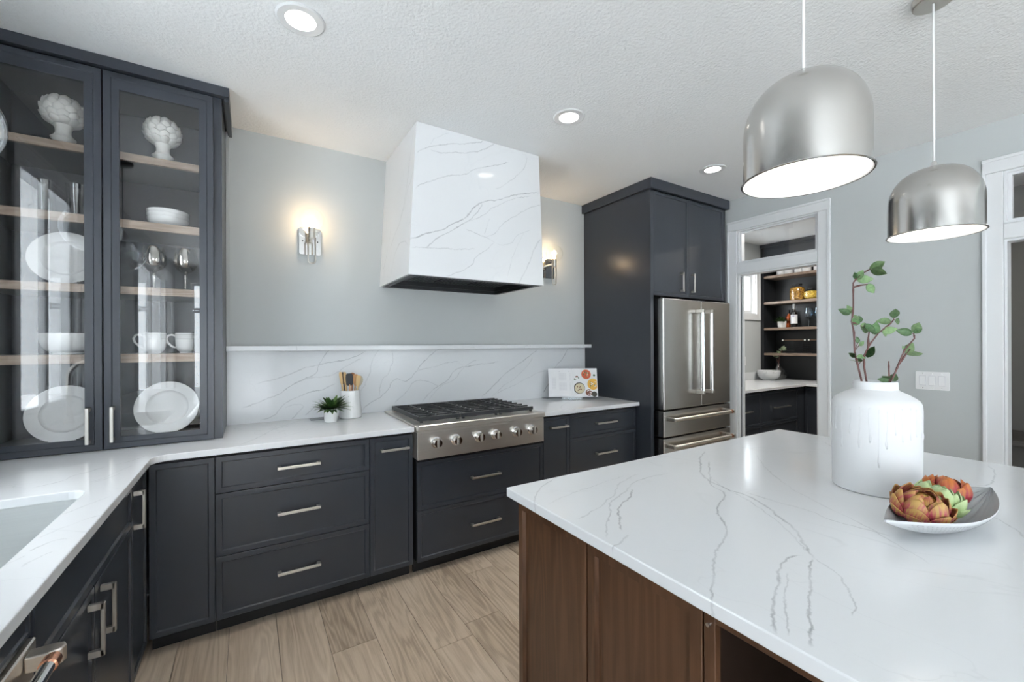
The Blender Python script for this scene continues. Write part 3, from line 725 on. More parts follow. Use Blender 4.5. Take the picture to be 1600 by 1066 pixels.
base_unit('wide charcoal three-drawer base cabinet below the potted plant', -0.139, 0.577,
          [('drawer', 0.694, 0.868, (0.219, 0.779, 0.20)), ('drawer', 0.392, 0.690, (0.219, 0.548, 0.20)), ('drawer', 0.088, 0.388, (0.219, 0.245, 0.20))])
base_unit('narrow charcoal pull-out base cabinet left of the cooktop', 0.577, 0.829, [('door', 0.088, 0.868, (0.717, 0.795, 0.165))])
base_unit('wide charcoal two-drawer base cabinet under the cooktop', 0.853, 1.791,
          [('drawer', 0.398, 0.692, (1.316, 0.543, 0.215)), ('drawer', 0.088, 0.394, (1.316, 0.240, 0.215))], ztop=0.715)
base_unit('narrow charcoal pull-out base cabinet right of the cooktop', 1.793, 2.035, [('door', 0.088, 0.868, (1.925, 0.795, 0.165))])
base_unit('charcoal drawer base cabinet beside the fridge panel, under the cookbook', 2.035, 2.755,
          [('drawer', 0.694, 0.868, (2.40, 0.782, 0.215)), ('drawer', 0.392, 0.690, (2.40, 0.545, 0.215)), ('drawer', 0.088, 0.388, (2.40, 0.245, 0.215))])

# ---- continuous worktop (L-shaped) with the sink cut-out
R0 = 0.06; xe = -0.362
fil = [(xe + R0 - R0*math.cos(a), YF - R0 + R0*math.sin(a)) for a in [PI/2*i/8 for i in range(9)]]
poly = [(XL+0.001, -0.75), (xe, -0.75)] + fil + [(0.829, YF), (0.829, 3.035), (1.743, 3.035), (1.743, YF), (2.766, YF), (2.766, YB-0.001), (XL+0.001, YB-0.001)]
SINK = (-0.895, 1.312, -0.466, 1.99)
mb = MB(); mb.prism(poly, ZC-0.030, ZC, holes=[rrect(*SINK, 0.05)])
tag(mb.build('worktop', M_quartz, bevel=0.003), 'white veined quartz worktop along the back and sink walls', 'worktop')

# ---- backsplash and ledge
mb = MB(); mb.box((-0.116, YB-0.012, ZC+0.0005), (2.766, YB-0.0005, 1.366)); tag(mb.build('backsplash', M_backsplash), 'white quartz backsplash slab with grey veins behind the cooktop', 'backsplash')
mb = MB(); mb.box((-0.116, YB-0.105, 1.366), (2.766, YB-0.0005, 1.397)); tag(mb.build('ledge_shelf', M_quartz, bevel=0.002), 'thin quartz ledge running along the top of the backsplash', 'shelf')

mb = MB(); mb.box((-0.1165, YB-0.020, 1.398), (-0.100, YB-0.0005, CEIL-0.0015)); struct(mb.build('trim_1', M_wall), 'narrow painted filler strip between the glass cabinet and the wall')

# ---- rangetop
t = thing('cooktop', 'stainless six-burner gas cooktop with black iron grates and six knobs', 'cooktop', (1.286, 2.7, 0.93))
mb = MB(); X0, X1 = 0.831, 1.741
mb.box((X0, 2.375, 0.725), (X1, 3.03, 0.8835)); mb.box((X0+0.003, 2.40, 0.8835), (X1-0.003, 3.03, 0.916))
mb.build('body', M_steel_h, t, bevel=0.002)
mb = MB(); mb.slab((X0-0.008, X1+0.008), (2.40, 3.055), 0.9165, 0.926, [(X0+0.035, 2.46, X1-0.035, 3.01)])
mb.box((X0, 2.352, 0.897), (X1, 2.405, 0.931), bev=0.006); mb.box((X0+0.002, 2.375, 0.8836), (X1-0.002, 2.40, 0.897))
mb.build('top_rail', M_steel_h, t)
mb = MB(); mb.box((X0+0.034, 2.459, 0.9162), (X1-0.034, 3.011, 0.9175)); mb.build('burner_pan', M_steel_h, t)
for gi in range(3):
    gx0 = X0 + 0.036 + gi * 0.2805; gx1 = gx0 + 0.277
    for by in (2.60, 2.87):
        cx = (gx0 + gx1) / 2
        mb = MB(); mb.lathe([(0, 0.9175), (0.052, 0.9175), (0.05, 0.929), (0.036, 0.931), (0.036, 0.939), (0.03, 0.942), (0, 0.942)], (cx, by, 0), 20); mb.build('burner', M_black, t, smooth=35)
    mb = MB(); zt = 0.962
    mb.box((gx0, 2.452, 0.938), (gx1, 2.468, zt), bev=0.002); mb.box((gx0, 3.000, 0.936), (gx1, 3.018, zt), bev=0.002)
    side = gx0 if gi == 0 else None
    if gi == 0: mb.box((gx0, 2.470, 0.936), (gx0+0.014, 3.000, zt), bev=0.002)
    mb.box((gx0+0.115, 2.470, 0.944), (gx0+0.127, 3.000, zt+0.001), bev=0.002)
    mb.box((gx1-0.012, 2.470, 0.944), (gx1-0.002, 3.000, zt), bev=0.002) if gi < 2 else mb.box((gx0+0.20, 2.470, 0.944), (gx0+0.212, 3.000, zt-0.004), bev=0.002)
    for k in range(7):
        yy = 2.522 + k * 0.072
        mb.box((gx0 + 0.001, yy, 0.953), (gx0+0.1, yy+0.011, zt+0.001), bev=0.0015); mb.box((gx0+0.142, yy, 0.953), (gx1+0.002*(gi == 2), yy+0.011, zt+0.001), bev=0.0015); mb.box((gx0+0.0995, yy+0.030, 0.954), (gx0+0.1425, yy+0.040, zt-0.002))
    for fx in (gx0+0.01, gx1-0.024):
        for fy in (2.454, 3.002): mb.box((fx, fy, 0.9265 if fy > 2.9 else 0.9265), (fx+0.014, fy+0.014, 0.937))
    mb.build('grate', M_black, t)
for kx in (0.946, 1.075, 1.233, 1.354, 1.511, 1.637):
    M = fm((kx, 2.375, 0.818), (1, 0, 0), (0, -1, 0))
    mb = MB(M); mb.lathe([(0, 0), (0.033, 0), (0.033, 0.005), (0.027, 0.009), (0.027, 0.012), (0.0265, 0.036), (0.024, 0.040), (0, 0.040)], (0, 0, 0), 28)
    k = mb.build('knob', M_chrome, t, smooth=35)
    mb = MB(M); mb.box((-0.006, -0.025, 0.038), (0.006, 0.025, 0.050), bev=0.003); mb.build('knob_grip', M_steel_h, k)

# ---- hood
t = thing('range_hood', 'large tapered white quartz range hood with grey veins', 'range hood', (1.306, 2.8, 1.82))
zb = 1.822
def hood_piece(nm, quad_b, quad_t, mat):
    mb = MB(); a = [mb._v((x, y, zb)) for x, y in quad_b]; c = [mb._v((x, y, CEIL-0.001)) for x, y in quad_t]
    mb.face(a[::-1]); mb.face(c)
    for i in range(4): mb.face([a[i], a[(i+1) % 4], c[(i+1) % 4], c[i]])
    return mb.build(nm, mat, t)
bl, br_, tl, tr = 0.807, 1.800, 0.856, 1.756
fy0, fy1 = 2.452, 2.444
hood_piece('front_panel', [(bl, fy0), (br_, fy0), (br_, fy0+0.02), (bl, fy0+0.02)], [(tl, fy1), (tr, fy1), (tr, fy1+0.02), (tl, fy1+0.02)], M_hood)
hood_piece('side_panel', [(bl, fy0+0.02), (bl+0.02, fy0+0.02), (bl+0.02, YB-0.001), (bl, YB-0.001)], [(tl, fy1+0.02), (tl+0.02, fy1+0.02), (tl+0.02, YB-0.001), (tl, YB-0.001)], M_hood_side)
hood_piece('side_panel', [(br_-0.02, fy0+0.02), (br_, fy0+0.02), (br_, YB-0.001), (br_-0.02, YB-0.001)], [(tr-0.02, fy1+0.02), (tr, fy1+0.02), (tr, YB-0.001), (tr-0.02, YB-0.001)], M_hood_side)
mb = MB()
mb.slab((bl+0.0205, br_-0.0205), (fy0+0.0205, YB-0.002), zb-0.003, zb+0.02, [(bl+0.05, fy0+0.05, br_-0.05, YB-0.035)])
mb.slab((bl+0.05, br_-0.05), (fy0+0.05, YB-0.035), zb+0.02, zb+0.055, [(bl+0.056, fy0+0.056, br_-0.056, YB-0.041)])
mb.box((bl+0.05, fy0+0.05, zb+0.055), (br_-0.05, YB-0.035, zb+0.060))
l = mb.build('liner', M_linermetal, t)
for k in range(3):
    fx = bl + 0.10 + k * 0.275
    mb = MB(); mb.box((fx, 2.60, zb+0.045), (fx+0.25, 3.0, zb+0.0549))
    for q in range(9): mb.box((fx+0.015+q*0.026, 2.615, zb+0.040), (fx+0.027+q*0.026, 2.985, zb+0.045))
    mb.build('filter', M_linermetal, l)

# ---- sconces
def sconce(x, label):
    t = thing('wall_sconce', label, 'wall light', (x, YB, 2.09), 'globe wall sconces beside the hood')
    mb = MB(F_back(YB)); mb.prism(rrect(x-0.066, 2.0, x+0.066, 2.178, 0.012), 0.0003, 0.02); mb.build('back_plate', M_chrome, t, bevel=0.003)
    for sx in (-0.045, 0.045):
        mb = MB(F_back(YB)); mb.cyl((x+sx, 2.09, 0.0202), 0.004, 0.004, 12); mb.build('screw', M_blacktrim, t)
    y = YB - 0.105
    mb = MB(); mb.tube([(x, YB-0.02, 2.118), (x, y+0.012, 2.118)], 0.010, 14); mb.build('arm', M_nickel, t, smooth=40)
    mb = MB(); mb.lathe([(0, 2.093), (0.022, 2.093), (0.022, 2.126), (0.020, 2.126), (0.020, 2.131), (0.022, 2.131), (0.022, 2.160), (0.016, 2.163), (0, 2.163)], (x, y, 0), 24); mb.build('socket', M_nickel, t, smooth=35)
    r = 0.0215; pts = [(x-r, y, 2.10)] + [(x - r*math.cos(a), y, 1.952 - r*math.sin(a)) for a in [PI*i/10 for i in range(11)]] + [(x+r, y, 2.10)]
    mb = MB(); mb.tube(pts, 0.0050, 10); mb.build('loop', M_nickel, t, smooth=True)
    mb = MB(); R = 0.079; cz = 2.21
    mb.lathe([(R*math.sin(a), cz - R*math.cos(a)) for a in [0.30 + (PI-0.30)*i/22 for i in range(23)]], (x, y, 0), 36); mb.build('globe', M_globe, t, smooth=True)
    mb = MB(); mb.lathe([(0, 2.163), (0.009, 2.164), (0.013, 2.185), (0.0145, 2.20), (0.011, 2.222), (0.004, 2.240), (0, 2.242)], (x, y, 0), 16); mb.build('bulb', M_bulb, t, smooth=True)
    light('lamp', 'POINT', (x, y, 2.205), LAMP['sconce'], (1, 0.70, 0.40), 0.025, t)
    return t
sconce(0.347, 'lit globe sconce on the grey wall left of the hood')
sconce(2.322, 'lit globe sconce between the hood and the fridge cabinet')
# ================================================================== GLASS-FRONT CABINET
GX0, GX1, GY = XL + 0.002, -0.118, 2.69
t = thing('display_cabinet', 'tall charcoal glass-front cabinet standing on the worktop corner', 'cabinet', (-0.58, 2.9, ZC))
mb = MB()
mb.box((GX0, GY, ZC+0.0005), (GX0+0.05, YB-0.001, 2.70)); mb.box((GX1-0.036, GY, ZC+0.0005), (GX1, YB-0.001, 2.70))
mb.box((GX0+0.05, GY, ZC+0.0005), (GX1-0.036, YB-0.02, ZC+0.024)); mb.box((GX0+0.05, GY, 2.672), (GX1-0.036, YB-0.02, 2.70))
mb.box((GX0+0.05, YB-0.02, ZC+0.0005), (GX1-0.036, YB-0.001, 2.70))
mb.build('carcass', M_char, t)
mb = MB(); x1 = -0.084
mb.box((GX0, 2.642, 2.694), (x1, 2.664, CEIL-0.001)); mb.box((x1-0.022, 2.664, 2.676), (x1, YB-0.001, CEIL-0.001)); mb.box((GX0, 2.664, 2.7005), (x1-0.022, YB-0.001, 2.72))
mb.build('crown', M_char, t)
SH = [(1.362, 0.042), (1.690, 0.038), (2.014, 0.040), (2.338, 0.036)]
for z, th in SH:
    mb = MB(); mb.box((GX0+0.051, 2.7385, z-th+0.002), (GX1-0.037, YB-0.021, z)); sh = mb.build('shelf', M_char, t)
    mb = MB(); mb.box((GX0+0.051, 2.718, z-th), (GX1-0.037, 2.738, z), bev=0.001); mb.build('shelf_edge', M_shelfwood, sh)
mb = MB(); mb.box((-0.597, GY+0.001, ZC+0.025), (-0.557, GY+0.02, 2.671)); mb.build('gap_shade_strip', M_dark, t)  # black strip added behind the door gap, its colour stands for shade
for (a, b_, hu) in ((-1.000, -0.5795, -0.6245), (-0.5745, -0.154, -0.542)):
    d = panel('door', a, b_, ZC+0.004, 2.690, F_back(2.67), M_char, t, fw=0.026, rec=0.004, th=0.019, hole=(0.056, 0.060, 0.054, 0.076))
    mb = MB(F_back(2.67)); mb.box((a+0.050, ZC+0.05, -0.014), (b_-0.054, 2.690-0.07, -0.010)); mb.build('glass_pane', M_glass, d)
    pull(hu, 1.036, 0.165, F_back(2.67), d, vertical=True)

# ---- contents
def plate_obj(name, label, x, r, z, y, tilt, group='white plates in the glass cabinet'):
    t = thing(name, label, 'plate', (x, y, z), group)
    M = Matrix.Translation((x, y, z + r)) @ Matrix.Rotation(PI/2 - tilt, 4, 'X')
    mb = MB(M)
    prof = [(0, -0.004), (r*0.55, -0.004), (r*0.62, -0.001), (r*0.66, 0.006), (r*0.97, 0.014), (r, 0.016), (r*0.99, 0.019), (r*0.66, 0.011), (r*0.61, 0.003), (r*0.55, 0.0), (0, 0.0)]
    mb.lathe(prof, (0, 0, 0), 56); mb.build('plate_body', M_white, t, smooth=30)
    s = MB()
    yy = y + 0.02
    for sx in (-0.05, 0.05):
        s.tube([(x+sx, y-0.045, z+0.018), (x+sx, y-0.042, z+0.003), (x+sx, y+0.065, z+0.003), (x+sx*0.8, y+0.052, z+0.10)], 0.0025, 8)
    s.tube([(x-0.05, y+0.065, z+0.003), (x+0.05, y+0.065, z+0.003)], 0.0025, 8)
    s.build('wire_stand', M_blacktrim, t)
    return t
plate_obj('display_plate', 'white round plate on the middle shelf behind the left glass door', -0.745, 0.131, 1.6915, 2.86, 0.22)
plate_obj('display_plate', 'white round plate at the bottom of the left glass door', -0.75, 0.136, 0.9385, 2.86, 0.22)
plate_obj('display_plate', 'white round plate at the bottom of the right glass door', -0.366, 0.136, 0.9385, 2.86, 0.22)

def petal_mesh(name, wid=0.5, cup=0.25, curl=0.2, n=4, m=6, pointed=0.6, thick=0.05):
    """unit petal: length 1 along +z, width along x, concave towards -y (inner side), with thickness"""
    mb = MB(); rows = []
    for side in (0, 1):
        g = []
        for j in range(m+1):
            tz = j / m
            w = wid * (math.sin(PI * min(1, (0.18 + 0.82*tz))) ** pointed if tz > 0 else math.sin(PI*0.18)**pointed)
            if tz == 1: w = wid*0.06
            g.append([])
            for i in range(n+1):
                s = (i / n - 0.5) * 2
                x = s * w
                y = cup * wid * (1 - s*s) * (math.sin(PI*min(1, tz*0.9+0.1))) + curl * tz * tz * -1.0
                yy = y + (thick if side else 0)
                g[-1].append(mb._v((x, yy, tz)))
        rows.append(g)
    for side in (0, 1):
        for j in range(m):
            for i in range(n):
                mb.face([rows[side][j][i], rows[side][j][i+1], rows[side][j+1][i+1], rows[side][j+1][i]])
    for j in range(m):
        for i in (0, n): mb.face([rows[0][j][i], rows[0][j+1][i], rows[1][j+1][i], rows[1][j][i]])
    for i in range(n):
        for j in (0, m): mb.face([rows[0][j][i], rows[0][j][i+1], rows[1][j][i+1], rows[1][j][i]])
    bmesh.ops.recalc_face_normals(mb.bm, faces=mb.bm.faces)
    me = bpy.data.meshes.new(name); mb.bm.to_mesh(me); mb.bm.free(); me.shade_smooth()
    return me
def inst(name, me, mat, parent, M):
    o = bpy.data.objects.new(name, me); COL.objects.link(o); o.parent = parent
    if not me.materials: me.materials.append(mat)
    o.matrix_local = M
    return o
def orient(loc, zdir, ydir, scale):
    z = Vector(zdir).normalized(); x = Vector(ydir).cross(z).normalized(); y = z.cross(x)
    sx, sy, sz = scale if isinstance(scale, (tuple, list)) else (scale,)*3
    R = Matrix((x*sx, y*sy, z*sz)).transposed().to_4x4()
    return Matrix.Translation(loc) @ R

SCALE_ME = petal_mesh('artichoke_scale', 0.50, 0.40, -0.05, 4, 5, 0.5, 0.14); SCALE_ME.materials.append(M_cream)
def finial(label, x, y, z):
    t = thing('artichoke_finial', label, 'ornament', (x, y, z), 'white artichoke ornaments')
    mb = MB(); mb.lathe([(0, 0), (0.046, 0), (0.047, 0.006), (0.036, 0.018), (0.030, 0.034), (0.031, 0.046), (0.044, 0.058), (0.046, 0.064), (0.034, 0.074), (0.028, 0.088), (0.029, 0.106), (0.036, 0.122), (0.040, 0.14), (0, 0.14)], (x, y, z), 28)
    mb.build('pedestal', M_cream, t, smooth=40)
    R = 0.058; cz = 0.190
    mb = MB(); mb.lathe([(R*math.sin(a)*1.0, cz - R*1.1*math.cos(a)) for a in [PI*i/12 for i in range(13)]], (x, y, z), 20); mb.build('core', M_cream, t, smooth=True)
    rows = [(-0.72, 10, 0.050), (-0.40, 11, 0.052), (-0.06, 11, 0.052), (0.28, 10, 0.050), (0.62, 8, 0.046), (0.95, 6, 0.040), (1.28, 3, 0.032)]
    for k, (la, n, L) in enumerate(rows):
        for i in range(n):
            a = 2*PI*(i + 0.5*(k % 2))/n + 0.1*k
            ca = math.cos(la); rad = Vector((math.cos(a)*ca, math.sin(a)*ca, math.sin(la)))
            up = Vector((-math.cos(a)*math.sin(la), -math.sin(a)*math.sin(la), ca))
            p = Vector((0, 0, cz)) + Vector((rad.x, rad.y, rad.z*1.1))*(R*0.93) - up*L*0.45
            inst('scale', SCALE_ME, M_cream, t, orient(p + rad*0.002, up + rad*0.36, rad - up*0.3, (L*0.98, L*0.9, L*1.0)))
finial('white artichoke ornament on the top shelf behind the left glass door', -0.757, 2.87, 2.3385)
finial('white artichoke ornament on the top shelf behind the right glass door', -0.384, 2.87, 2.3385)

def lathe_thing(name, label, cat, prof, c, mat, seg=36, group=None, smooth=35):
    mb = MB(); mb.lathe(prof, c, seg); o = mb.build(name, mat, None, smooth=smooth)
    o.data.transform(Matrix.Translation(-Vector(c))); o.location = c
    return tag(o, label, cat, group)
def bowlprof(r, h, foot, th=0.005):
    out = [(0, 0), (foot, 0), (foot, 0.006), (foot*0.95, 0.009)]
    n = 8
    for i in range(1, n+1):
        a = PI/2*i/n; out.append((foot*0.95 + (r-foot*0.95)*math.sin(a), 0.009 + (h-0.009)*(1-math.cos(a))))
    inn = [(rr-th, zz) for rr, zz in out[4:]][::-1]
    return out + [(r-th*0.5, h+0.002)] + inn + [(0, 0.012)]
lathe_thing('serving_bowl', 'wide white bowl on the lower shelf behind the left glass door', 'bowl', bowlprof(0.104, 0.098, 0.056), (-0.738, 2.86, 1.3625), M_white)
for k, (rr, dz) in enumerate(((0.088, 0.0), (0.089, 0.020), (0.090, 0.040))):
    lathe_thing('cereal_bowl', ('lowest', 'middle', 'uppermost')[k] + ' white bowl of the stack behind the right glass door', 'bowl', bowlprof(rr, 0.050, 0.045), (-0.36, 2.85, 2.0145 + dz), M_white, group='stacked white bowls')
for x, lab in ((-0.815, 'clear tumbler further from the door stile, left glass door'), (-0.705, 'clear tumbler beside the middle door stile, left glass door')):
    lathe_thing('tumbler', lab, 'glass', [(0, 0), (0.032, 0), (0.043, 0.165), (0.0415, 0.165), (0.0305, 0.012), (0, 0.012)], (x, 2.85, 2.0145), M_tumbler, 28, 'clear tumblers')
WG = [(0, 0), (0.036, 0.0), (0.036, 0.002), (0.008, 0.008), (0.0045, 0.018), (0.0045, 0.085), (0.010, 0.096), (0.030, 0.112), (0.042, 0.135), (0.045, 0.158), (0.041, 0.190), (0.035, 0.222), (0.034, 0.222), (0.040, 0.190), (0.0438, 0.158), (0.041, 0.136), (0.029, 0.114), (0, 0.104)]
for x, lab in ((-0.418, 'smoky mirrored wine glass, left of the pair behind the right door'), (-0.288, 'smoky mirrored wine glass, right of the pair behind the right door')):
    lathe_thing('wine_glass', lab, 'glass', [(r*1.2, z*1.02) for r, z in WG], (x, 2.85, 1.6905), M_smoke, 32, 'smoky wine glasses')
def mug(label, x, y, z):
    t = thing('mug', label, 'mug', (x, y, z), 'white mugs with beaded bands')
    mb = MB(); mb.lathe([(0, 0), (0.028, 0), (0.028, 0.006), (0.038, 0.014), (0.045, 0.032), (0.047, 0.06), (0.0475, 0.104), (0.046, 0.106), (0.0445, 0.104), (0.044, 0.06), (0.042, 0.033), (0.034, 0.017), (0, 0.014)], (x, y, z), 36); mb.build('cup', M_white, t, smooth=35)
    pts = [(x-0.044, y, z+0.028), (x-0.060, y, z+0.035), (x-0.078, y, z+0.055), (x-0.084, y, z+0.076), (x-0.076, y, z+0.093), (x-0.060, y, z+0.097), (x-0.045, y, z+0.09)]
    mb = MB(); mb.tube(pts, [0.0045, 0.005, 0.0052, 0.0055, 0.0055, 0.0055, 0.005], 10); mb.build('handle', M_white, t, smooth=True)
    mb = MB()
    for k in range(44):
        a = 2*PI*k/44
        for zz in (0.083, 0.090):
            b0 = a + (PI/44 if zz > 0.085 else 0)
            c = Vector((x + 0.0475*math.cos(b0), y + 0.0475*math.sin(b0), z + zz)); q = 0.0016
            mb.box(c - Vector((q, q, q)), c + Vector((q, q, q)))
    mb.lathe([(0.0474, 0.073), (0.0482, 0.0745), (0.0474, 0.076)], (x, y, z), 36); mb.lathe([(0.0474, 0.097), (0.0482, 0.0985), (0.0474, 0.10)], (x, y, z), 36)
    o = mb.build('beading', simple('mug_bead', (0.45, 0.45, 0.44), 0.4) if 'mug_bead' not in MATS else MATS['mug_bead'], t); o['kind'] = 'stuff'
mug('white beaded mug nearer the middle stile, right glass door', -0.415, 2.84, 1.3625)
mug('white beaded mug at the right edge of the right glass door', -0.285, 2.84, 1.3625)

# ================================================================== SINK RUN (left)
def left_unit(label, y0, y1, fronts, group='charcoal cabinets of the sink run', top=0.880, hide_top=False):
    t = thing('base_cabinet', label, 'cabinet', (-0.7, (y0+y1)/2, 0), group)
    carcass(t, XL+0.002, XD-0.021, y0+0.001, y1-0.001, 0.085, top, open_face='+x')
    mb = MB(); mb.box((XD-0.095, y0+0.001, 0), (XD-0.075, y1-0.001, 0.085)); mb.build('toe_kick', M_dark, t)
    for kind, a, b_, z0, z1, h in fronts:
        p = panel(kind, a+0.0015, b_-0.0015, z0, z1, F_left(XD), M_char, t)
        if h: pull(h[0], h[1], h[2], F_left(XD), p, vertical=h[3])
    return t
left_unit('narrow charcoal pull-out in the inner corner of the sink run', 2.160, 2.428, [('door', 2.160, 2.428, 0.088, 0.868, (2.150+0.035, 0.757, 0.150, True))])
left_unit('charcoal sink base cabinet with two doors under a wide false front', 1.285, 2.160,
          [('false_front', 1.285, 2.160, 0.705, 0.868, None), ('door', 1.285, 1.690, 0.088, 0.701, (1.632, 0.600, 0.150, True)), ('door', 1.693, 2.160, 0.088, 0.701, (1.750, 0.600, 0.150, True))], top=0.64)
# dishwasher
t = thing('dishwasher', 'charcoal-fronted dishwasher with a thick steel bar handle ringed in copper', 'dishwasher', (-0.7, 0.98, 0))
mb = MB(); mb.box((XL+0.01, 0.685, 0.085), (XD-0.03, 1.281, 0.872)); mb.build('body', M_dark, t)
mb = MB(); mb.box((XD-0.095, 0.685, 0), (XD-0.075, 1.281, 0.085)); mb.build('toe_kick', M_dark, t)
panel('control_panel', 0.684, 1.282, 0.799, 0.868, F_left(XD-0.004), M_char, t, fw=0.010, rec=0.004)
mb = MB(F_left(XD)); mb.box((0.684, 0.088, -0.02), (1.282, 0.757, 0.0), bev=0.001); mb.box((0.684, 0.757, -0.02), (1.282, 0.794, 0.004), bev=0.003)
d = mb.build('door', M_steel_h, t)
for yy in (1.235, 0.73):
    mb = MB()
    mb.prism([(XD+0.0042, yy-0.016), (XD+0.040, yy-0.018), (XD+0.058, yy-0.012), (XD+0.0615, yy), (XD+0.056, yy+0.014), (XD+0.040, yy+0.018), (XD+0.0042, yy+0.017)], 0.752, 0.784)
    mb.build('handle_mount', M_steel_h, d, bevel=0.003)
mb = MB(); mb.tube([(XD+0.045, 0.745, 0.768), (XD+0.045, 1.22, 0.768)], 0.0125, 20); mb.build('handle', M_chrome, d, smooth=40)
for yy in (1.195, 0.747):
    mb = MB(); mb.tube([(XD+0.045, yy, 0.768), (XD+0.045, yy+0.024, 0.768)], 0.0148, 24); mb.build('copper_ring', M_copper, d, smooth=40)
left_unit('charcoal drawer cabinet of the sink run, nearest the camera', -0.70, 0.680,
          [('drawer', -0.70, 0.680, 0.694, 0.868, (0.0, 0.78, 0.3, False)), ('drawer', -0.70, 0.680, 0.392, 0.690, (0.0, 0.55, 0.3, False)), ('drawer', -0.70, 0.680, 0.088, 0.388, (0.0, 0.245, 0.3, False))])
# sink
t = thing('sink', 'undermounted stainless steel sink in the left worktop', 'sink', (-0.68, 1.63, 0.884))
o_, i_ = 0.012, 0.0
mb = MB()
def loop(x0, y0, x1, y1, r, z): return [mb._v((x, y, z)) for x, y in rrect(x0, y0, x1, y1, r, 5)]
X0, Y0, X1, Y1 = SINK[0]-0.004, SINK[1]-0.004, SINK[2]+0.004, SINK[3]+0.004
loops = [loop(X0-0.02, Y0-0.02, X1+0.02, Y1+0.02, 0.06, 0.8815), loop(X0-0.02, Y0-0.02, X1+0.02, Y1+0.02, 0.06, 0.8838), loop(X0, Y0, X1, Y1, 0.05, 0.8838), loop(X0+0.006, Y0+0.006, X1-0.006, Y1-0.006, 0.05, 0.70), loop(X0+0.014, Y0+0.014, X1-0.014, Y1-0.014, 0.05, 0.672), loop(X0+0.04, Y0+0.04, X1-0.04, Y1-0.04, 0.04, 0.664)]
for A, B in zip(loops, loops[1:]):
    for i in range(len(A)): mb.face([A[i], A[(i+1) % len(A)], B[(i+1) % len(A)], B[i]])
mb.face(loops[-1])
mb.build('basin', M_sink, t, smooth=30)
mb = MB(); mb.lathe([(0, 0.001), (0.03, 0.001), (0.034, 0.003), (0.045, 0.004), (0.047, 0.001)], (-0.72, 1.63, 0.6645), 28); mb.build('drain', M_chrome, t, smooth=35)
# faucet
t = thing('faucet', 'tall gunmetal gooseneck faucet behind the sink, mirrored in the left glass door', 'faucet', (-0.965, 1.63, ZC))
mb = MB(); mb.lathe([(0, 0.0005), (0.028, 0.0005), (0.028, 0.012), (0.022, 0.02), (0.020, 0.06), (0.016, 0.075), (0, 0.075)], (-0.965, 1.63, ZC), 24); mb.build('base', M_nickel, t, smooth=35)
pts = [(-0.965, 1.63, ZC+0.07), (-0.965, 1.63, ZC+0.29)] + [(-0.865 - 0.10*math.cos(a), 1.63, ZC+0.29+0.10*math.sin(a)) for a in [PI*i/10 for i in range(1, 11)]] + [(-0.765, 1.63, ZC+0.24)]
mb = MB(); mb.tube(pts, 0.0125, 14); mb.build('spout', M_nickel, t, smooth=True)
mb = MB(); mb.tube([(-0.765, 1.63, ZC+0.245), (-0.765, 1.63, ZC+0.17)], 0.0165, 14); mb.build('spray_head', M_nickel, t, smooth=40)
mb = MB(); mb.tube([(-0.965, 1.648, ZC+0.05), (-0.955, 1.73, ZC+0.075)], 0.006, 10); mb.build('lever', M_nickel, t, smooth=True)
# globe pendants over the sink
for y, lab in ((1.962, 'clear glass globe pendant at the left edge, before the glass cabinet'), (1.24, 'clear glass globe pendant over the near half of the sink, seen only mirrored')):
    x, z, R = -0.782, 2.087, 0.136
    t = thing('globe_pendant', lab, 'pendant light', (x, y, z), 'clear globe pendants over the sink')
    mb = MB(); mb.lathe([(0, -0.022), (0.055, -0.022), (0.062, -0.016), (0.062, -0.0005), (0, -0.0005)], (x, y, CEIL), 28); mb.build('canopy', M_blacktrim, t, smooth=35)
    mb = MB(); mb.tube([(x, y, z+0.15), (x, y, CEIL-0.02)], 0.0035, 8); mb.build('cord', M_blacktrim, t)
    mb = MB(); mb.lathe([(0, 0.04), (0.018, 0.04), (0.020, 0.10), (0.032, 0.105), (0.032, 0.125), (0.012, 0.155), (0, 0.155)], (x, y, z), 24); mb.build('socket', M_blacktrim, t, smooth=35)
    mb = MB(); mb.lathe([(R*math.sin(a), -R*math.cos(a)) for a in [(PI-0.28)*i/24 for i in range(25)]], (x, y, z), 40); mb.build('globe', M_pendglobe, t, smooth=True)
    mb = MB(); mb.lathe([(0, -0.05), (0.016, -0.042), (0.024, -0.02), (0.022, 0.0), (0.013, 0.025), (0.012, 0.041), (0, 0.041)], (x, y, z), 16); mb.build('bulb', M_globe, t, smooth=True)

# ================================================================== FRIDGE AND ITS CABINET
t = thing('fridge_cabinet', 'tall charcoal cabinet framing the fridge, two doors on top', 'cabinet', (3.29, 2.75, 0))
mb = MB(); mb.box((2.768, 2.305, 0.0), (2.804, YB-0.001, 2.742)); mb.build('side_panel', M_char, t, bevel=0.0015)
mb = MB(); mb.box((3.785, 2.305, 0.0), (3.812, YB-0.001, 2.742)); mb.build('side_panel', M_char, t, bevel=0.0015)
mb = MB(); mb.box((2.8045, 2.325, 1.806), (3.7845, YB-0.002, 2.70)); mb.build('carcass', M_dark, t)
for a, b_, hu in ((2.806, 3.262, 3.151), (3.265, 3.783, 3.302)):
    p = panel('door', a, b_, 1.800, 2.655, F_back(2.305), M_char, t)
    pull(hu, 1.928, 0.165, F_back(2.305), p, vertical=True)
mb = MB(); mb.box((2.740, 2.275, 2.660), (3.840, 2.304, CEIL-0.001)); mb.box((2.740, 2.3045, 2.660), (2.7675, YB-0.001, CEIL-0.001)); mb.box((3.8125, 2.3045, 2.660), (3.840, YB-0.001, CEIL-0.001)); mb.build('crown', M_char, t, bevel=0.0015)

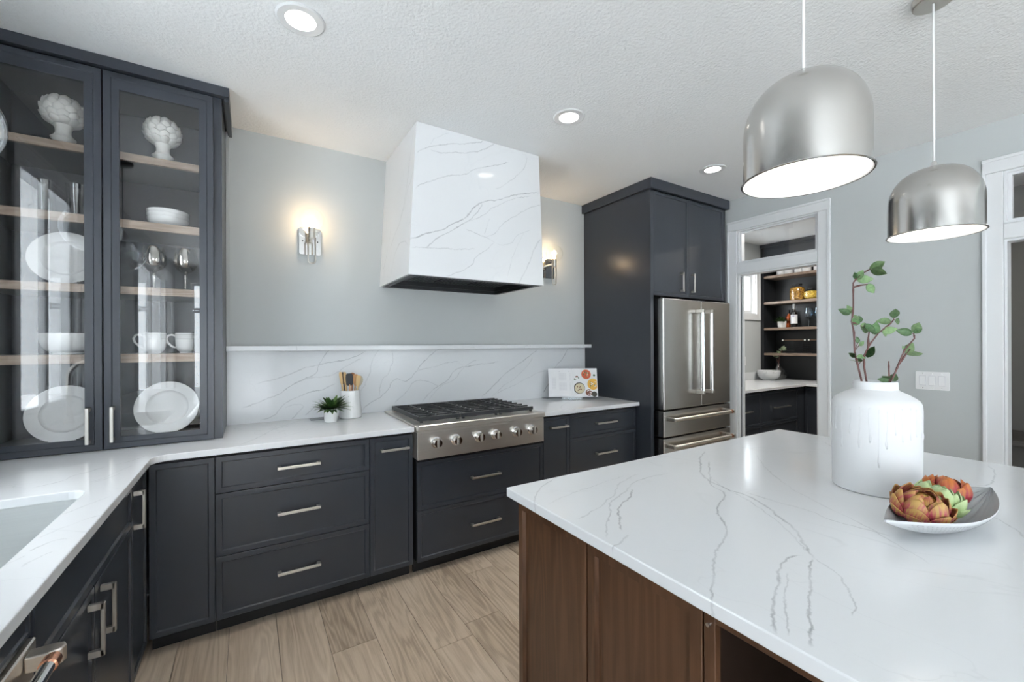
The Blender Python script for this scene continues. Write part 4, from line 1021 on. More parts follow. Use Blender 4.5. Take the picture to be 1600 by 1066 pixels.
t = thing('fridge', 'stainless french-door fridge with two lower freezer drawers', 'fridge', (3.295, 2.7, 0))
FX0, FX1, FY = 2.832, 3.765, 2.232
mb = MB(); mb.box((FX0+0.004, 2.345, 0.02), (FX1-0.004, 3.05, 1.765)); mb.build('body', M_blacktrim, t)
def fdoor(nm, x0, x1, z0, z1):
    mb = MB(); mb.box((x0, FY, z0), (x1, 2.335, z1)); return mb.build(nm, M_steel, t, bevel=0.006)
dl = fdoor('door', FX0, 3.327, 0.862, 1.772); dr = fdoor('door', 3.331, FX1, 0.862, 1.772)
d1 = fdoor('drawer', FX0, FX1, 0.640, 0.850); d2 = fdoor('drawer', FX0, FX1, 0.06, 0.628)
mb = MB(); mb.box((FX0+0.02, 2.34, 0.0), (FX1-0.02, 2.36, 0.055)); mb.build('toe_grille', M_dark, t)
for xx, dd in ((3.268, dl), (3.392, dr)):
    mb = MB()
    hy = FY - 0.058
    mb.tube([(xx, hy, 0.975), (xx, hy, 1.690)], 0.0145, 18); mb.build('handle', M_chrome, dd, smooth=40)
    for zz in (0.972, 1.662):
        mb = MB(); mb.box((xx-0.016, hy-0.014, zz), (xx+0.016, FY-0.0005, zz+0.030), bev=0.004); mb.build('handle_mount', M_nickel, dd)
for zz, dd in ((0.788, d1), (0.568, d2)):
    mb = MB(); hy = FY - 0.058
    mb.tube([(2.885, hy, zz), (3.712, hy, zz)], 0.0145, 18); mb.build('handle', M_nickel, dd, smooth=40)
    for xx in (2.872, 3.695):
        mb = MB(); mb.box((xx, hy-0.014, zz-0.016), (xx+0.030, FY-0.0005, zz+0.016), bev=0.004); mb.build('handle_mount', M_nickel, dd)
    mb = MB(); mb.tube([(3.672, hy, zz), (3.696, hy, zz)], 0.0168, 20); mb.build('copper_ring', M_copper, dd, smooth=40)
for xx in (FX0+0.01, FX1-0.06):
    mb = MB(); mb.box((xx, 2.27, 1.7725), (xx+0.05, 2.36, 1.785)); mb.build('hinge_cover', M_blacktrim, t)

# ================================================================== ISLAND
IX0, IX1, IY0, IY1 = 0.743, 2.556, -0.12, 1.230
mb = MB(); mb.box((IX0, IY0, ZC-0.030), (IX1, IY1, ZC)); tag(mb.build('island_worktop', M_island_top, bevel=0.003), 'large white quartz island worktop with grey veins', 'worktop')
t = thing('island_cabinet', 'walnut-brown panelled island cabinet under the white worktop', 'island', (1.6, 0.55, 0))
FXI = 0.776
mb = MB()
mb.box((FXI+0.021, 0.515, 0.09), (IX1-0.055, IY1-0.05, 0.883)); mb.box((FXI+0.06, IY0+0.04, 0.0), (IX1-0.10, IY1-0.08, 0.09))
mb.box((FXI+0.021, IY0+0.03, 0.09), (IX1-0.055, 0.0, 0.883)); mb.box((1.35, 0.0, 0.09), (IX1-0.055, 0.515, 0.883))
mb.build('carcass', M_walnut, t)
# end frames, panels and open niche on the side towards the aisle
panel('panel', 0.868, 1.206, 0.09, 0.868, F_right(FXI), M_walnut, t, fw=0.024, rec=0.012)
panel('panel', 0.522, 0.862, 0.09, 0.868, F_right(FXI), M_walnut, t, fw=0.028, rec=0.012)
panel('panel', -0.10, 0.0, 0.09, 0.868, F_right(FXI), M_walnut, t, fw=0.02, rec=0.008)
mb = MB(); mb.box((FXI+0.002, 0.494, 0.09), (FXI+0.021, 0.519, 0.883), bev=0.0015); mb.build('stile', M_walnut, t)
mb = MB(); mb.box((FXI+0.001, 0.003, 0.850), (FXI+0.021, 0.4935, 0.883), bev=0.0015); mb.build('rail', M_walnut, t)
M_nicheshade = simple('niche_shade_brown', (0.020, 0.011, 0.007), 0.5, var=0.15)  # shade of the deep niche put into the colour of lining and shelf
mb = MB(); mb.box((FXI+0.0215, 0.5085, 0.091), (1.3495, 0.5148, 0.8495)); mb.box((1.344, 0.0065, 0.091), (1.3495, 0.5084, 0.8495)); mb.box((FXI+0.0215, 0.0002, 0.091), (1.3495, 0.0064, 0.8495)); mb.box((FXI+0.0215, 0.0065, 0.8435), (1.3439, 0.5084, 0.8495)); mb.build('niche_shade_lining', M_nicheshade, t)
mb = MB(); mb.box((FXI+0.0215, 0.0066, 0.40), (1.3438, 0.5083, 0.418)); mb.build('shelf', M_nicheshade, t)
mb = MB(); mb.tube([(FXI-0.004, 0.507, 0.842), (FXI+0.003, 0.507, 0.842)], 0.004, 10); mb.build('bumper', M_chrome, t, smooth=40)
for z, w in ((0.868, 0.015),):
    mb = MB(); mb.box((FXI+0.012, 0.519, 0.868), (FXI+0.021, 1.206, 0.883)); mb.build('reveal', M_dark, t)
for k in range(3):
    a = 0.80 + k*0.572
    panel('door', a, a+0.568, 0.09, 0.868, fm((0, IY1-0.03, 0), (1, 0, 0), (0, 1, 0)), M_walnut, t)

# ---- pendants over the island
def dome(x, label):
    y, z0, R = 0.517, 1.820, 0.140
    t = thing('dome_pendant', label, 'pendant light', (x, y, z0), 'brushed steel dome pendants over the island')
    H = 0.254
    prof = [(R, 0.0), (R+0.002, 0.002), (R+0.001, 0.004), (0.1358, 0.005), (0.1358, 0.126)]
    for i in range(1, 13):
        a = PI/2*i/12; prof.append((0.028 + 0.1078*math.cos(a)**0.9, 0.126 + (H-0.126)*math.sin(a)))
    inner = [(r-0.0018, z-0.0018) for r, z in prof[3:]][::-1]
    mb = MB(); mb.lathe(prof, (x, y, z0), 64); mb.build('shade', M_shade, t, smooth=40)
    mb = MB(); mb.lathe([(0.012, H-0.003)] + inner + [(R-0.003, 0.0005)], (x, y, z0), 48); mb.build('shade_lining', M_lampwhite, t, smooth=40)
    mb = MB(); mb.lathe([(0, H-0.003), (0.030, H-0.003), (0.0315, H+0.002), (0.026, H+0.006), (0.010, H+0.009), (0.008, H+0.026), (0.0045, H+0.030), (0, H+0.030)], (x, y, z0), 28); mb.build('cap', M_chrome, t, smooth=35)
    mb = MB(); mb.tube([(x, y, z0+H+0.025), (x+0.001, y, z0+H+0.25), (x-0.001, y, CEIL-0.1), (x, y, CEIL-0.025)], 0.0036, 10); mb.build('cord', M_cord, t, smooth=True)
    mb = MB(); mb.lathe([(0, -0.030), (0.057, -0.030), (0.061, -0.027), (0.062, -0.0006), (0, -0.0006)], (x, y, CEIL), 36); mb.build('canopy', M_nickel, t, smooth=35)
    mb = MB(); mb.lathe([(0, 0.028), (R-0.006, 0.020), (R-0.006, 0.022), (0, 0.030)], (x, y, z0), 40); mb.build('diffuser', M_diff, t, smooth=35)
    light('lamp', 'AREA', (x, y, z0+0.012), LAMP['pendant'], (1, 0.96, 0.90), 0.24, t)
dome(1.203, 'brushed steel dome pendant, the larger and nearer one over the island')
dome(2.250, 'brushed steel dome pendant further away, before the right doorway')
# ================================================================== ISLAND DECOR
VX, VY, VR = 1.7907, 0.5579, 0.1164
t = thing('vase', 'big white cylindrical vase with dripping glaze on the island', 'vase', (VX, VY, ZC))
def vase_r(z):
    return VR if z < 0.255 else None
out = [(0, 0.0005), (VR-0.004, 0.0005), (VR, 0.004), (VR, 0.07), (VR+0.0008, 0.16), (VR+0.001, 0.275), (VR-0.0005, 0.289), (VR-0.005, 0.299), (VR-0.014, 0.307), (0.085, 0.3185), (0.064, 0.329), (0.0595, 0.334), (0.059, 0.356), (0.057, 0.3595), (0.0545, 0.360), (0.052, 0.356), (0.052, 0.330), (0.085, 0.311), (VR-0.012, 0.288), (VR-0.01, 0.02), (0, 0.015)]
mb = MB(); mb.lathe(out, (VX, VY, ZC), 72); mb.build('vase_body', M_matte, t, smooth=40)
view = math.atan2(-VY, -VX)
random.seed(21)
drips = [(-1.45, .135), (-1.22, .20), (-1.05, .195), (-0.82, .14), (-0.55, .19), (-0.33, .15), (-0.12, .17), (0.08, .095), (0.25, .155), (0.42, .20), (0.58, .178), (0.80, .185), (0.98, .195), (1.2, .19), (1.45, .18)] + [(1.8 + 0.33*i, .13 + 0.07*random.random()) for i in range(9)]
for a, zb_ in drips:
    # angle measured from the side that faces the aisle, drips run down from the shoulder
    an = view + a
    ca, sa = math.cos(an), math.sin(an); top = random.uniform(0.272, 0.286); wob = random.uniform(-0.02, 0.02)
    pts = []; rs = []
    nseg = 8
    for i in range(nseg+1):
        z = top + (zb_ - top)*i/nseg; aa = an + wob*math.sin(i*0.7)
        rr = VR - 0.0012
        pts.append((VX + rr*math.cos(aa), VY + rr*math.sin(aa), ZC + z)); rs.append(0.0027 if i < nseg-1 else (0.0042 if i == nseg-1 else 0.0028))
    mb = MB(); mb.tube(pts, rs, 8); mb.build('drip', M_matte, t, smooth=True)

# branches: stem points and leaf (base, tip) pairs measured in the scene
LEAF = None
def leaf_mesh(name, w=0.33, fold=0.10, droop=0.12):
    mb = MB(); n = 7; L = []; C_ = []; Rr = []
    for j in range(n+1):
        tz = j/n; ww = w*math.sin(PI*min(1, 0.06+0.94*tz))**0.8*(1.15-0.5*tz) if j < n else 0.0
        yb_ = -droop*tz*tz
        C_.append(mb._v((0, yb_, tz))); L.append(mb._v((-ww, yb_+fold*ww*2, tz-0.02))); Rr.append(mb._v((ww, yb_+fold*ww*2, tz-0.02)))
    for j in range(n):
        mb.face([L[j], C_[j], C_[j+1], L[j+1]]); mb.face([C_[j], Rr[j], Rr[j+1], C_[j+1]])
    bmesh.ops.solidify(mb.bm, geom=mb.bm.faces[:], thickness=0.012)
    me = bpy.data.meshes.new(name); mb.bm.to_mesh(me); mb.bm.free(); me.shade_smooth(); return me
LEAF_ME = leaf_mesh('branch_leaf'); LEAF_ME.materials.append(M_leaf)
camp = Vector((0, 0, 1.4036))
def branch(label, stems, leaves):
    base = Vector(stems[0][0])
    t = thing('leafy_branch', label, 'branch', base, 'twigs in the white vase')
    mb = MB()
    for st in stems:
        st = [Vector(p) for p in st]; n = len(st)
        fine = []
        for i in range(n-1):
            for k in range(3): fine.append(st[i].lerp(st[i+1], k/3))
        fine.append(st[-1])
        mb.tube(fine, [0.0032 - 0.0014*i/len(fine) + (0.0009 if i % 5 == 2 else 0) for i in range(len(fine))], 8)
    for b_, tp in leaves:
        b_ = Vector(b_)
        near = min((Vector(p) for st in stems for p in st), key=lambda q: (q-b_).length)
        if (near-b_).length < 0.035: mb.tube([near, b_.lerp(near, .5) + Vector((0, 0, .002)), b_], 0.0011, 6)
    mb.build('stem', M_stem, t, smooth=True)
    for b_, tp in leaves:
        b_ = Vector(b_); tp = Vector(tp); d = tp - b_; L = d.length
        fd = (_F*random.uniform(-0.5, 0.5)*L); d2 = d + fd
        face = (camp - b_).normalized() + Vector((random.uniform(-.5, .5), random.uniform(-.5, .5), random.uniform(0.0, .6)))
        inst('leaf', LEAF_ME, M_leaf, t, orient(b_ - base, d2, face, (L*1.1, L, L*1.15)))
VB = (VX-0.01, VY+0.005, 0.96)
branch('tallest leafy twig, leftmost in the white vase',
  [[(1.775,.566,.945),(1.752,.582,1.279),(1.742,.588,1.326),(1.733,.594,1.373),(1.732,.595,1.437),(1.725,.599,1.475),(1.73,.596,1.518),(1.73,.596,1.569),(1.73,.596,1.605),(1.738,.591,1.618),(1.76,.577,1.640),(1.778,.566,1.651)], [(1.730,.596,1.59),(1.75,.583,1.597),(1.77,.571,1.60)], [(1.725,.599,1.475),(1.735,.592,1.468),(1.746,.586,1.466)]],
  [((1.778,.566,1.651),(1.815,.542,1.673)),((1.781,.564,1.649),(1.814,.544,1.634)),((1.739,.59,1.615),(1.756,.58,1.647)),((1.738,.59,1.618),(1.735,.592,1.640)),((1.741,.589,1.615),(1.777,.566,1.617)),((1.77,.571,1.6),(1.792,.557,1.573)),
   ((1.727,.598,1.503),(1.719,.602,1.53)),((1.719,.602,1.501),(1.694,.618,1.516)),((1.746,.586,1.471),(1.757,.579,1.498)),((1.744,.587,1.479),(1.732,.595,1.496)),((1.743,.588,1.464),(1.721,.601,1.482)),
   ((1.746,.586,1.394),(1.76,.577,1.407)),((1.742,.588,1.403),(1.737,.591,1.422)),((1.739,.59,1.339),(1.717,.604,1.348)),((1.737,.592,1.356),(1.719,.603,1.367)),((1.755,.58,1.343),(1.74,.589,1.347))])
branch('second leafy twig from the left, bending right in the white vase',
  [[(1.785,.56,.945),(1.766,.573,1.277),(1.76,.577,1.322),(1.76,.577,1.36),(1.777,.567,1.398),(1.802,.551,1.436),(1.836,.529,1.468),(1.845,.524,1.48)], [(1.770,.570,1.38),(1.772,.569,1.42),(1.775,.567,1.445)]],
  [((1.75,.583,1.462),(1.79,.562,1.441)),((1.788,.56,1.432),(1.8,.552,1.471)),((1.762,.576,1.464),(1.788,.56,1.437)),((1.847,.523,1.487),(1.864,.512,1.521)),((1.836,.529,1.475),(1.806,.548,1.477)),((1.849,.521,1.477),(1.878,.503,1.474)),((1.813,.544,1.439),(1.844,.525,1.451)),((1.813,.544,1.439),(1.836,.529,1.428)),((1.766,.573,1.356),(1.784,.562,1.388)),((1.762,.576,1.356),(1.735,.593,1.356))])
branch('short bare twig with two leaves at the rim of the white vase',
  [[(1.81,.545,.945),(1.832,.532,1.275),(1.831,.533,1.313),(1.83,.533,1.341)]], [((1.83,.533,1.281),(1.802,.551,1.296)),((1.83,.533,1.275),(1.807,.548,1.279))])
branch('rightmost leafy twig in the white vase',
  [[(1.80,.55,.945),(1.835,.530,1.27),(1.852,.52,1.309),(1.861,.514,1.338),(1.878,.504,1.381),(1.905,.487,1.417),(1.904,.488,1.43)], [(1.857,.517,1.325),(1.878,.504,1.36),(1.892,.495,1.381)]],
  [((1.896,.492,1.434),(1.863,.512,1.445)),((1.903,.488,1.436),(1.927,.473,1.47)),((1.903,.488,1.436),(1.922,.476,1.449)),((1.879,.503,1.368),(1.903,.488,1.4)),((1.885,.499,1.362),(1.925,.474,1.37)),((1.878,.504,1.379),(1.872,.507,1.391)),((1.838,.528,1.275),(1.862,.513,1.297))])

# platter: leaf-shaped, tips raised, pierced-looking white underside and ribbed grey top
TL = Vector((1.311, 0.390, 0.0)); TR_ = Vector((1.812, 0.300, 0.0))
ax = (TR_ - TL).normalized(); ay = Vector((-ax.y, ax.x, 0)); LEN = (TR_ - TL).length; mid = (TL + TR_) / 2
t = thing('leaf_platter', 'grey leaf-shaped platter with a dimpled white underside on the island', 'platter', (mid.x, mid.y, ZC))
def plat(s, c):
    """s along -1..1, c across -1..1"""
    W = 0.081 * (1 - abs(s)**2.2) * (1 + s*(0.35 if c > 0 else -0.15)) + 0.002
    z = 0.004 + 0.050*abs(s)**2.4 + 0.044*(1 - abs(s)**3)*abs(c)**2.8 + 0.012*max(0, s)**2
    p = mid + ax*(s*LEN/2) + ay*(c*W)
    return p, z
def plat_surface(dz, inset=0.0):
    rows = []
    for i in range(49):
        s = -1 + 2*i/48
        rows.append([(plat(s*(1-inset), (-1 + 2*j/28)*(1-inset))) for j in range(29)])
    return rows
mb = MB()
rw = plat_surface(0); g = [[mb._v((p.x, p.y, ZC + z + 0.004 + (0.0018*math.sin(j*1.57)))) for j, (p, z) in enumerate(r)] for r in rw]
gb = [[mb._v((p.x, p.y, ZC + max(0.0006, z - 0.001))) for p, z in r] for r in rw]
for i in range(48):
    for j in range(28):
        mb.face([g[i][j], g[i+1][j], g[i+1][j+1], g[i][j+1]], 0); mb.face([gb[i][j+1], gb[i+1][j+1], gb[i+1][j], gb[i][j]], 1)
for i in range(48):
    for j in (0, 28): mb.face([g[i][j], g[i+1][j], gb[i+1][j], gb[i][j]], 1)
for j in range(28):
    for i in (0, 48): mb.face([g[i][j], g[i][j+1], gb[i][j+1], gb[i][j]], 1)
mb.build('platter_body', [M_plattergrey, M_matte], t, smooth=50)
mb = MB()
for rowk in range(4):
    c = -(0.93 - rowk*0.085)
    for i in range(40):
        s = -0.82 + 1.64*(i + 0.5*(rowk % 2))/40
        for sgn in (1, -1):
            p, z = plat(s, c*sgn); n = ay*(c*sgn)
            q = Vector((p.x, p.y, ZC + max(0.0025, z - 0.001))) + n*0.0
            outw = Vector((ay.x*c*sgn, ay.y*c*sgn, -0.75)).normalized()
            a = ax*0.0036; b_ = outw.cross(ax).normalized()*0.0026; qq = q + outw*0.0006
            if qq.z < ZC + 0.004: continue
            vs = [mb.bm.verts.new(qq + a*math.cos(k*PI/3) + b_*math.sin(k*PI/3)) for k in range(6)]; mb.face(vs)
o = mb.build('dimples', M_greyplate, t); o['kind'] = 'stuff'

PET = petal_mesh('petal', 0.40, 0.85, 0.14, 6, 7, 0.6, 0.03)
def choke(label, c, R, mats, rows, axis, flat=0.9):
    t = thing('artichoke', label, 'artichoke', c, 'artichokes on the grey platter')
    axis = Vector(axis).normalized(); tmp = Vector((1, 0, 0)) if abs(axis.x) < 0.8 else Vector((0, 1, 0))
    e1 = axis.cross(tmp).normalized(); e2 = axis.cross(e1)
    mb = MB(); 
    Mx = Matrix((e1, e2, axis)).transposed().to_4x4(); Mx.translation = Vector(c) + axis*R*0.05
    mb.M = Mx
    mb.lathe([(0, -R*0.75), (R*0.35, -R*0.72), (R*0.68, -R*0.4), (R*0.72, 0), (R*0.55, R*0.42), (R*0.25, R*0.62), (0, R*0.66)], (0, 0, 0), 18); mb.build('heart', mats[-1], t, smooth=True)
    for k, (rad, h, lean, n, L, mi) in enumerate(rows):
        me = PETS[mats[mi].name]
        for i in range(n):
            a = 2*PI*(i + 0.5*(k % 2))/n + random.uniform(-.12, .12) + k*0.3
            rd = e1*math.cos(a) + e2*math.sin(a)
            LL = L*R*random.uniform(0.92, 1.08); ln = lean + random.uniform(-.12, .12)
            z = axis*math.cos(ln) + rd*math.sin(ln); y = rd*math.cos(ln) - axis*math.sin(ln)
            inst('petal', me, mats[mi], t, orient(rd*rad*R + axis*h*R, z, y, (LL*random.uniform(0.95, 1.15), LL*0.8, LL)))
    return t
PETS = {}
for m_ in (M_petal_red, M_petal_yel, M_petal_green, M_petal_crim):
    me = PET.copy(); me.materials.clear(); me.materials.append(m_); PETS[m_.name] = me
choke('red and gold artichoke at the front left of the grey platter', (1.475, 0.366, ZC+0.064), 0.050, [M_petal_red, M_petal_yel, M_petal_yel],
      [(0.50, -0.50, 1.12, 7, 1.05, 0), (0.66, -0.48, 0.62, 7, 1.15, 0), (0.74, -0.40, 0.18, 6, 1.25, 0), (0.64, -0.15, -0.05, 6, 1.0, 0), (0.46, 0.12, -0.10, 6, 0.72, 1), (0.28, 0.28, -0.15, 5, 0.5, 1)], (-0.18, -0.30, 0.94))
choke('pale green artichoke in the middle of the grey platter', (1.572, 0.358, ZC+0.064), 0.046, [M_petal_green, M_petal_yel, M_petal_green],
      [(0.5, -0.5, 0.95, 6, 1.1, 0), (0.66, -0.45, 0.40, 6, 1.2, 0), (0.72, -0.25, 0.05, 6, 1.1, 0), (0.55, 0.05, -0.25, 6, 0.85, 0), (0.32, 0.28, -0.4, 5, 0.6, 0)], (0.25, -0.25, 0.9))
choke('crimson artichoke at the back right of the grey platter', (1.668, 0.362, ZC+0.068), 0.047, [M_petal_crim, M_petal_crim, M_petal_crim],
      [(0.5, -0.5, 0.8, 5, 1.1, 0), (0.66, -0.45, 0.38, 6, 1.2, 0), (0.74, -0.25, 0.05, 5, 1.15, 0), (0.55, 0.05, -0.25, 5, 0.9, 0), (0.32, 0.28, -0.42, 4, 0.65, 0)], (0.25, 0.05, 0.95))

# ================================================================== WORKTOP ITEMS
# potted herb
PX, PY = 0.440, 2.8817
HERB_ME = leaf_mesh('herb_leaf', 0.17, 0.15, 0.32); HERB_ME.materials.append(M_herb)
def potplant(label, x, y, z, r, h, n, L, seed, name='potted_herb'):
    random.seed(seed)
    t = thing(name, label, 'plant', (x, y, z))
    mb = MB(); mb.lathe([(0, 0.0006), (r*0.86, 0.0006), (r*0.9, 0.004), (r, h), (r*0.98, h+0.001), (r*0.93, h-0.001), (r*0.88, h*0.85), (0, h*0.85)], (x, y, z), 32); mb.build('pot', M_white, t, smooth=35)
    mb = MB(); mb.lathe([(0, h*0.86), (r*0.885, h*0.855), (0, h*0.9)], (x, y, z), 20); mb.build('soil', M_soil, t)
    for i in range(n):
        a = random.uniform(0, 2*PI); el = random.uniform(0.15, 1.25); rd = Vector((math.cos(a), math.sin(a), 0))
        d = rd*math.cos(el) + Vector((0, 0, 1))*math.sin(el)
        p = rd*random.uniform(0.1, 0.75)*r + Vector((0, 0, h*0.9)) + d*random.uniform(0, 0.35)*L
        face = Vector((0, 0, 1)) - d*d.z + rd*0.2
        inst('leaf', HERB_ME, M_herb, t, orient(p, d, face, L*random.uniform(0.7, 1.15)))
    return t
potplant('small leafy green herb in a white pot beside the utensil crock', PX, PY, ZC, 0.044, 0.083, 85, 0.085, 3)
mb = MB(F_back(0)); 
def flatplate(label, x0, y0, x1, y1):
    mb = MB(); mb.prism(rrect(x0, y0, x1, y1, 0.008), ZC+0.0004, ZC+0.004); tag(mb.build('outlet_plate', M_greyplate, bevel=0.001), label, 'plate', 'flat grey plates on the worktop')
flatplate('flat grey plate let into the worktop, half behind the potted herb', 0.335, 2.985, 0.46, 3.065)
flatplate('flat grey plate let into the worktop behind the cookbook', 2.24, 3.005, 2.42, 3.085)
# crock and utensils
CX_, CY_ = 0.578, 2.982
lathe_thing('utensil_crock', 'tall white crock holding wooden utensils by the backsplash', 'crock', [(0, 0.0006), (0.068, 0.0006), (0.0725, 0.006), (0.0725, 0.03), (0.067, 0.07), (0.063, 0.11), (0.062, 0.172), (0.0625, 0.182), (0.0605, 0.184), (0.058, 0.180), (0.058, 0.11), (0.066, 0.03), (0.06, 0.012), (0, 0.01)], (CX_, CY_, ZC), M_white, 44)
def utensil(name, label, kind, px, lean, topz, mat, mat2=None, oy=0.0):
    """px: x offset at the rim; lean: x shift from bottom to top"""
    b0 = Vector((CX_ + px - lean*0.55, CY_ + oy*0.5, ZC+0.012)); tp = Vector((CX_ + px + lean*0.5, CY_ + oy, topz))
    ax_ = (tp - b0).normalized(); L = (tp - b0).length
    t = thing(name, label, 'utensil', b0, 'utensils in the white crock')
    M = orient(b0, ax_, Vector((0, 1, 0)), 1.0); 
    hl = 0.075 if kind != 'knife' else 0.0
    mb = MB(M); mb.tube([(0, 0, 0), (0, 0, L*0.5), (0, 0, L-hl+0.008)], [0.0055, 0.005, 0.0048], 10); mb.build('handle', mat2 or mat, t, smooth=40)
    mb = MB(M); pts = []
    if kind == 'spoon': prof = [(0.006, 0), (0.014, 0.014), (0.021, 0.035), (0.021, 0.052), (0.013, 0.070), (0.004, 0.075)]
    elif kind == 'spatula': prof = [(0.012, 0), (0.021, 0.008), (0.0225, 0.055), (0.020, 0.074), (0.012, 0.082)]
    elif kind == 'paddle': prof = [(0.006, 0), (0.013, 0.02), (0.016, 0.05), (0.015, 0.073), (0.008, 0.078)]
    else: prof = [(0.006, 0), (0.009, 0.02), (0.010, 0.06), (0.008, 0.078), (0.003, 0.082)]
    poly = [(x, L-hl+z) for x, z in prof] + [(-x, L-hl+z) for x, z in prof[::-1]]
    mb.M = M @ Matrix(((1,0,0,0),(0,0,1,0),(0,1,0,0),(0,0,0,1)))
    mb.prism(poly, -0.0035, 0.0035); mb.build('head', mat, t, bevel=0.002)
utensil('wooden_stick', 'thin pale wooden stick, leftmost in the white crock', 'stick', -0.046, -0.035, 1.215, M_spoon1)
utensil('dark_wooden_fork', 'dark wooden utensil second from left in the white crock', 'stick', -0.031, -0.030, 1.212, M_darkwood, oy=0.02)
utensil('wooden_paddle', 'pale yellow wooden paddle beside the black spatula', 'stick', -0.026, -0.025, 1.214, M_spoon1, oy=-0.015)
utensil('spatula', 'black-headed spatula with a wooden handle in the white crock', 'spatula', -0.006, -0.016, 1.205, M_rubber, M_spoon3, oy=-0.03)
utensil('wooden_spoon', 'reddish-brown wooden spoon in the middle of the white crock', 'spoon', 0.012, 0.010, 1.213, M_spoon2, oy=0.015)
utensil('wooden_paddle', 'orange wooden paddle right of the reddish-brown spoon', 'paddle', 0.026, 0.016, 1.200, M_spoon3, oy=0.0)
utensil('wooden_paddle', 'pale tan wooden paddle second from right in the crock', 'paddle', 0.036, 0.026, 1.192, M_spoon1, oy=-0.02)
utensil('wooden_spoon', 'greyish wooden spoon, rightmost in the white crock', 'spoon', 0.043, 0.040, 1.192, M_spoon4, oy=-0.012)

# cookbook on an acrylic stand
BD = _F.copy(); BR = _R.copy()
bc = Vector((2.425, 2.865, ZC))
tilt = math.radians(15)
BU = Vector((0, 0, 1))*math.cos(tilt) + BD*math.sin(tilt); BN = -BD*math.cos(tilt) + Vector((0, 0, 1))*math.sin(tilt)
M = Matrix(((BR.x, BU.x, BN.x, bc.x), (BR.y, BU.y, BN.y, bc.y), (BR.z, BU.z, BN.z, bc.z + 0.022), (0, 0, 0, 1)))
t = thing('cookbook', 'open cookbook with soup photographs beside the fridge panel', 'book', bc + Vector((0, 0, 0.022)))
BW, BH = 0.214, 0.252
mb = MB(M); mb.box((-BW-0.004, -0.003, -0.004), (BW+0.004, BH+0.003, -0.001)); mb.build('cover', M_paper, t)
def pageblock(s):
    mb = MB(M); n = 10; pr = []
    for i in range(n+1):
        u = i/n; pr.append((s*u*BW, 0.004 + 0.012*math.sin(PI*min(1, u*1.02)**0.55)))
    top = [[mb._v((x, v, w)) for x, w in pr] for v in (0, BH)]; bot = [[mb._v((x, v, -0.0009)) for x, w in pr] for v in (0, BH)]
    for i in range(n):
        mb.face([top[0][i], top[0][i+1], top[1][i+1], top[1][i]]); mb.face([bot[0][i], bot[0][i+1], bot[1][i+1], bot[1][i]])
        for k in (0, 1): mb.face([top[k][i], top[k][i+1], bot[k][i+1], bot[k][i]])
    for i in (0, n): mb.face([top[0][i], top[1][i], bot[1][i], bot[0][i]])
    return mb.build('pages', M_paper, t, smooth=25)
pl = pageblock(-1); pr_ = pageblock(1)
def pw(u): return 0.004 + 0.012*math.sin(PI*min(1, abs(u)/BW*1.02)**0.55) + 0.0006
def disc(mb, u, v, r, mi, k=0, a0=0, a1=2*PI, n=28, sq=1.0):
    vs = []
    for i in range(n):
        a = a0 + (a1-a0)*i/(n - (0 if a1-a0 > 6.2 else 1)); uu = min(max(u + r*math.cos(a), 0.008), BW*0.985); vs.append(mb._v((uu, v + sq*r*math.sin(a), pw(uu) + 0.0003*k)))
    c = mb._v((min(u, BW*0.97), v, pw(u) + 0.0003*k))
    for i in range(n - (0 if a1-a0 > 6.2 else 1)): mb.face([c, vs[i], vs[(i+1) % n]], mi)
mb = MB(M)
PM = [M_paper, M_soupred, M_soupyel, M_soupcream, M_printdark, M_printbrown, M_printgreen, M_white]
disc(mb, 0.118, 0.198, 0.051, 7, 1); disc(mb, 0.118, 0.198, 0.043, 1, 2)
disc(mb, 0.176, 0.108, 0.062, 7, 1); disc(mb, 0.176, 0.110, 0.050, 2, 2)
disc(mb, 0.053, 0.074, 0.050, 4, 1); disc(mb, 0.057, 0.072, 0.044, 3, 2)
disc(mb, 0.137, 0.035, 0.030, 5, 1); disc(mb, 0.185, 0.022, 0.024, 4, 1)
random.seed(5)
for (u, v, r, n, mi) in ((0.118, 0.198, 0.024, 9, 6), (0.112, 0.196, 0.02, 5, 3), (0.178, 0.108, 0.026, 9, 6), (0.18, 0.112, 0.02, 6, 7), (0.052, 0.068, 0.018, 10, 5), (0.137, 0.035, 0.02, 7, 7)):
    for k in range(n): disc(mb, u + random.uniform(-r, r), v + random.uniform(-r, r), random.uniform(0.003, 0.007), mi, 3+k*0.1, n=8)
disc(mb, 0.034, 0.176, 0.013, 5, 1, n=12, sq=0.6); disc(mb, 0.022, 0.155, 0.014, 6, 1, n=12, sq=0.6); disc(mb, 0.03, 0.160, 0.011, 7, 2, n=12); disc(mb, 0.19, 0.19, 0.010, 6, 1, n=10); disc(mb, 0.05, 0.165, 0.006, 6, 1, n=10)
mb.build('soup_photograph', PM, pr_)
mb = MB(M)
def line(u0, u1, v, h=0.0022):
    mb.face([mb._v((u0, v, pw(u0))), mb._v((u1, v, pw(u1))), mb._v((u1, v+h, pw(u1))), mb._v((u0, v+h, pw(u0)))])
for k in range(9): line(-0.125, -0.072, 0.205-k*0.0075); line(-0.070, -0.02, 0.205-k*0.0075)
for k in range(14): line(-0.185, -0.150, 0.165-k*0.0075)
for k in range(10): line(-0.125, -0.098, 0.118-k*0.007); line(-0.096, -0.070, 0.118-k*0.007); line(-0.068, -0.02, 0.118-k*0.007)
line(-0.125, -0.03, 0.222, 0.006)
o = mb.build('printed_text', M_ink, pl); o['kind'] = 'stuff'
t = thing('book_stand', 'clear acrylic stand holding the open cookbook', 'stand', bc)
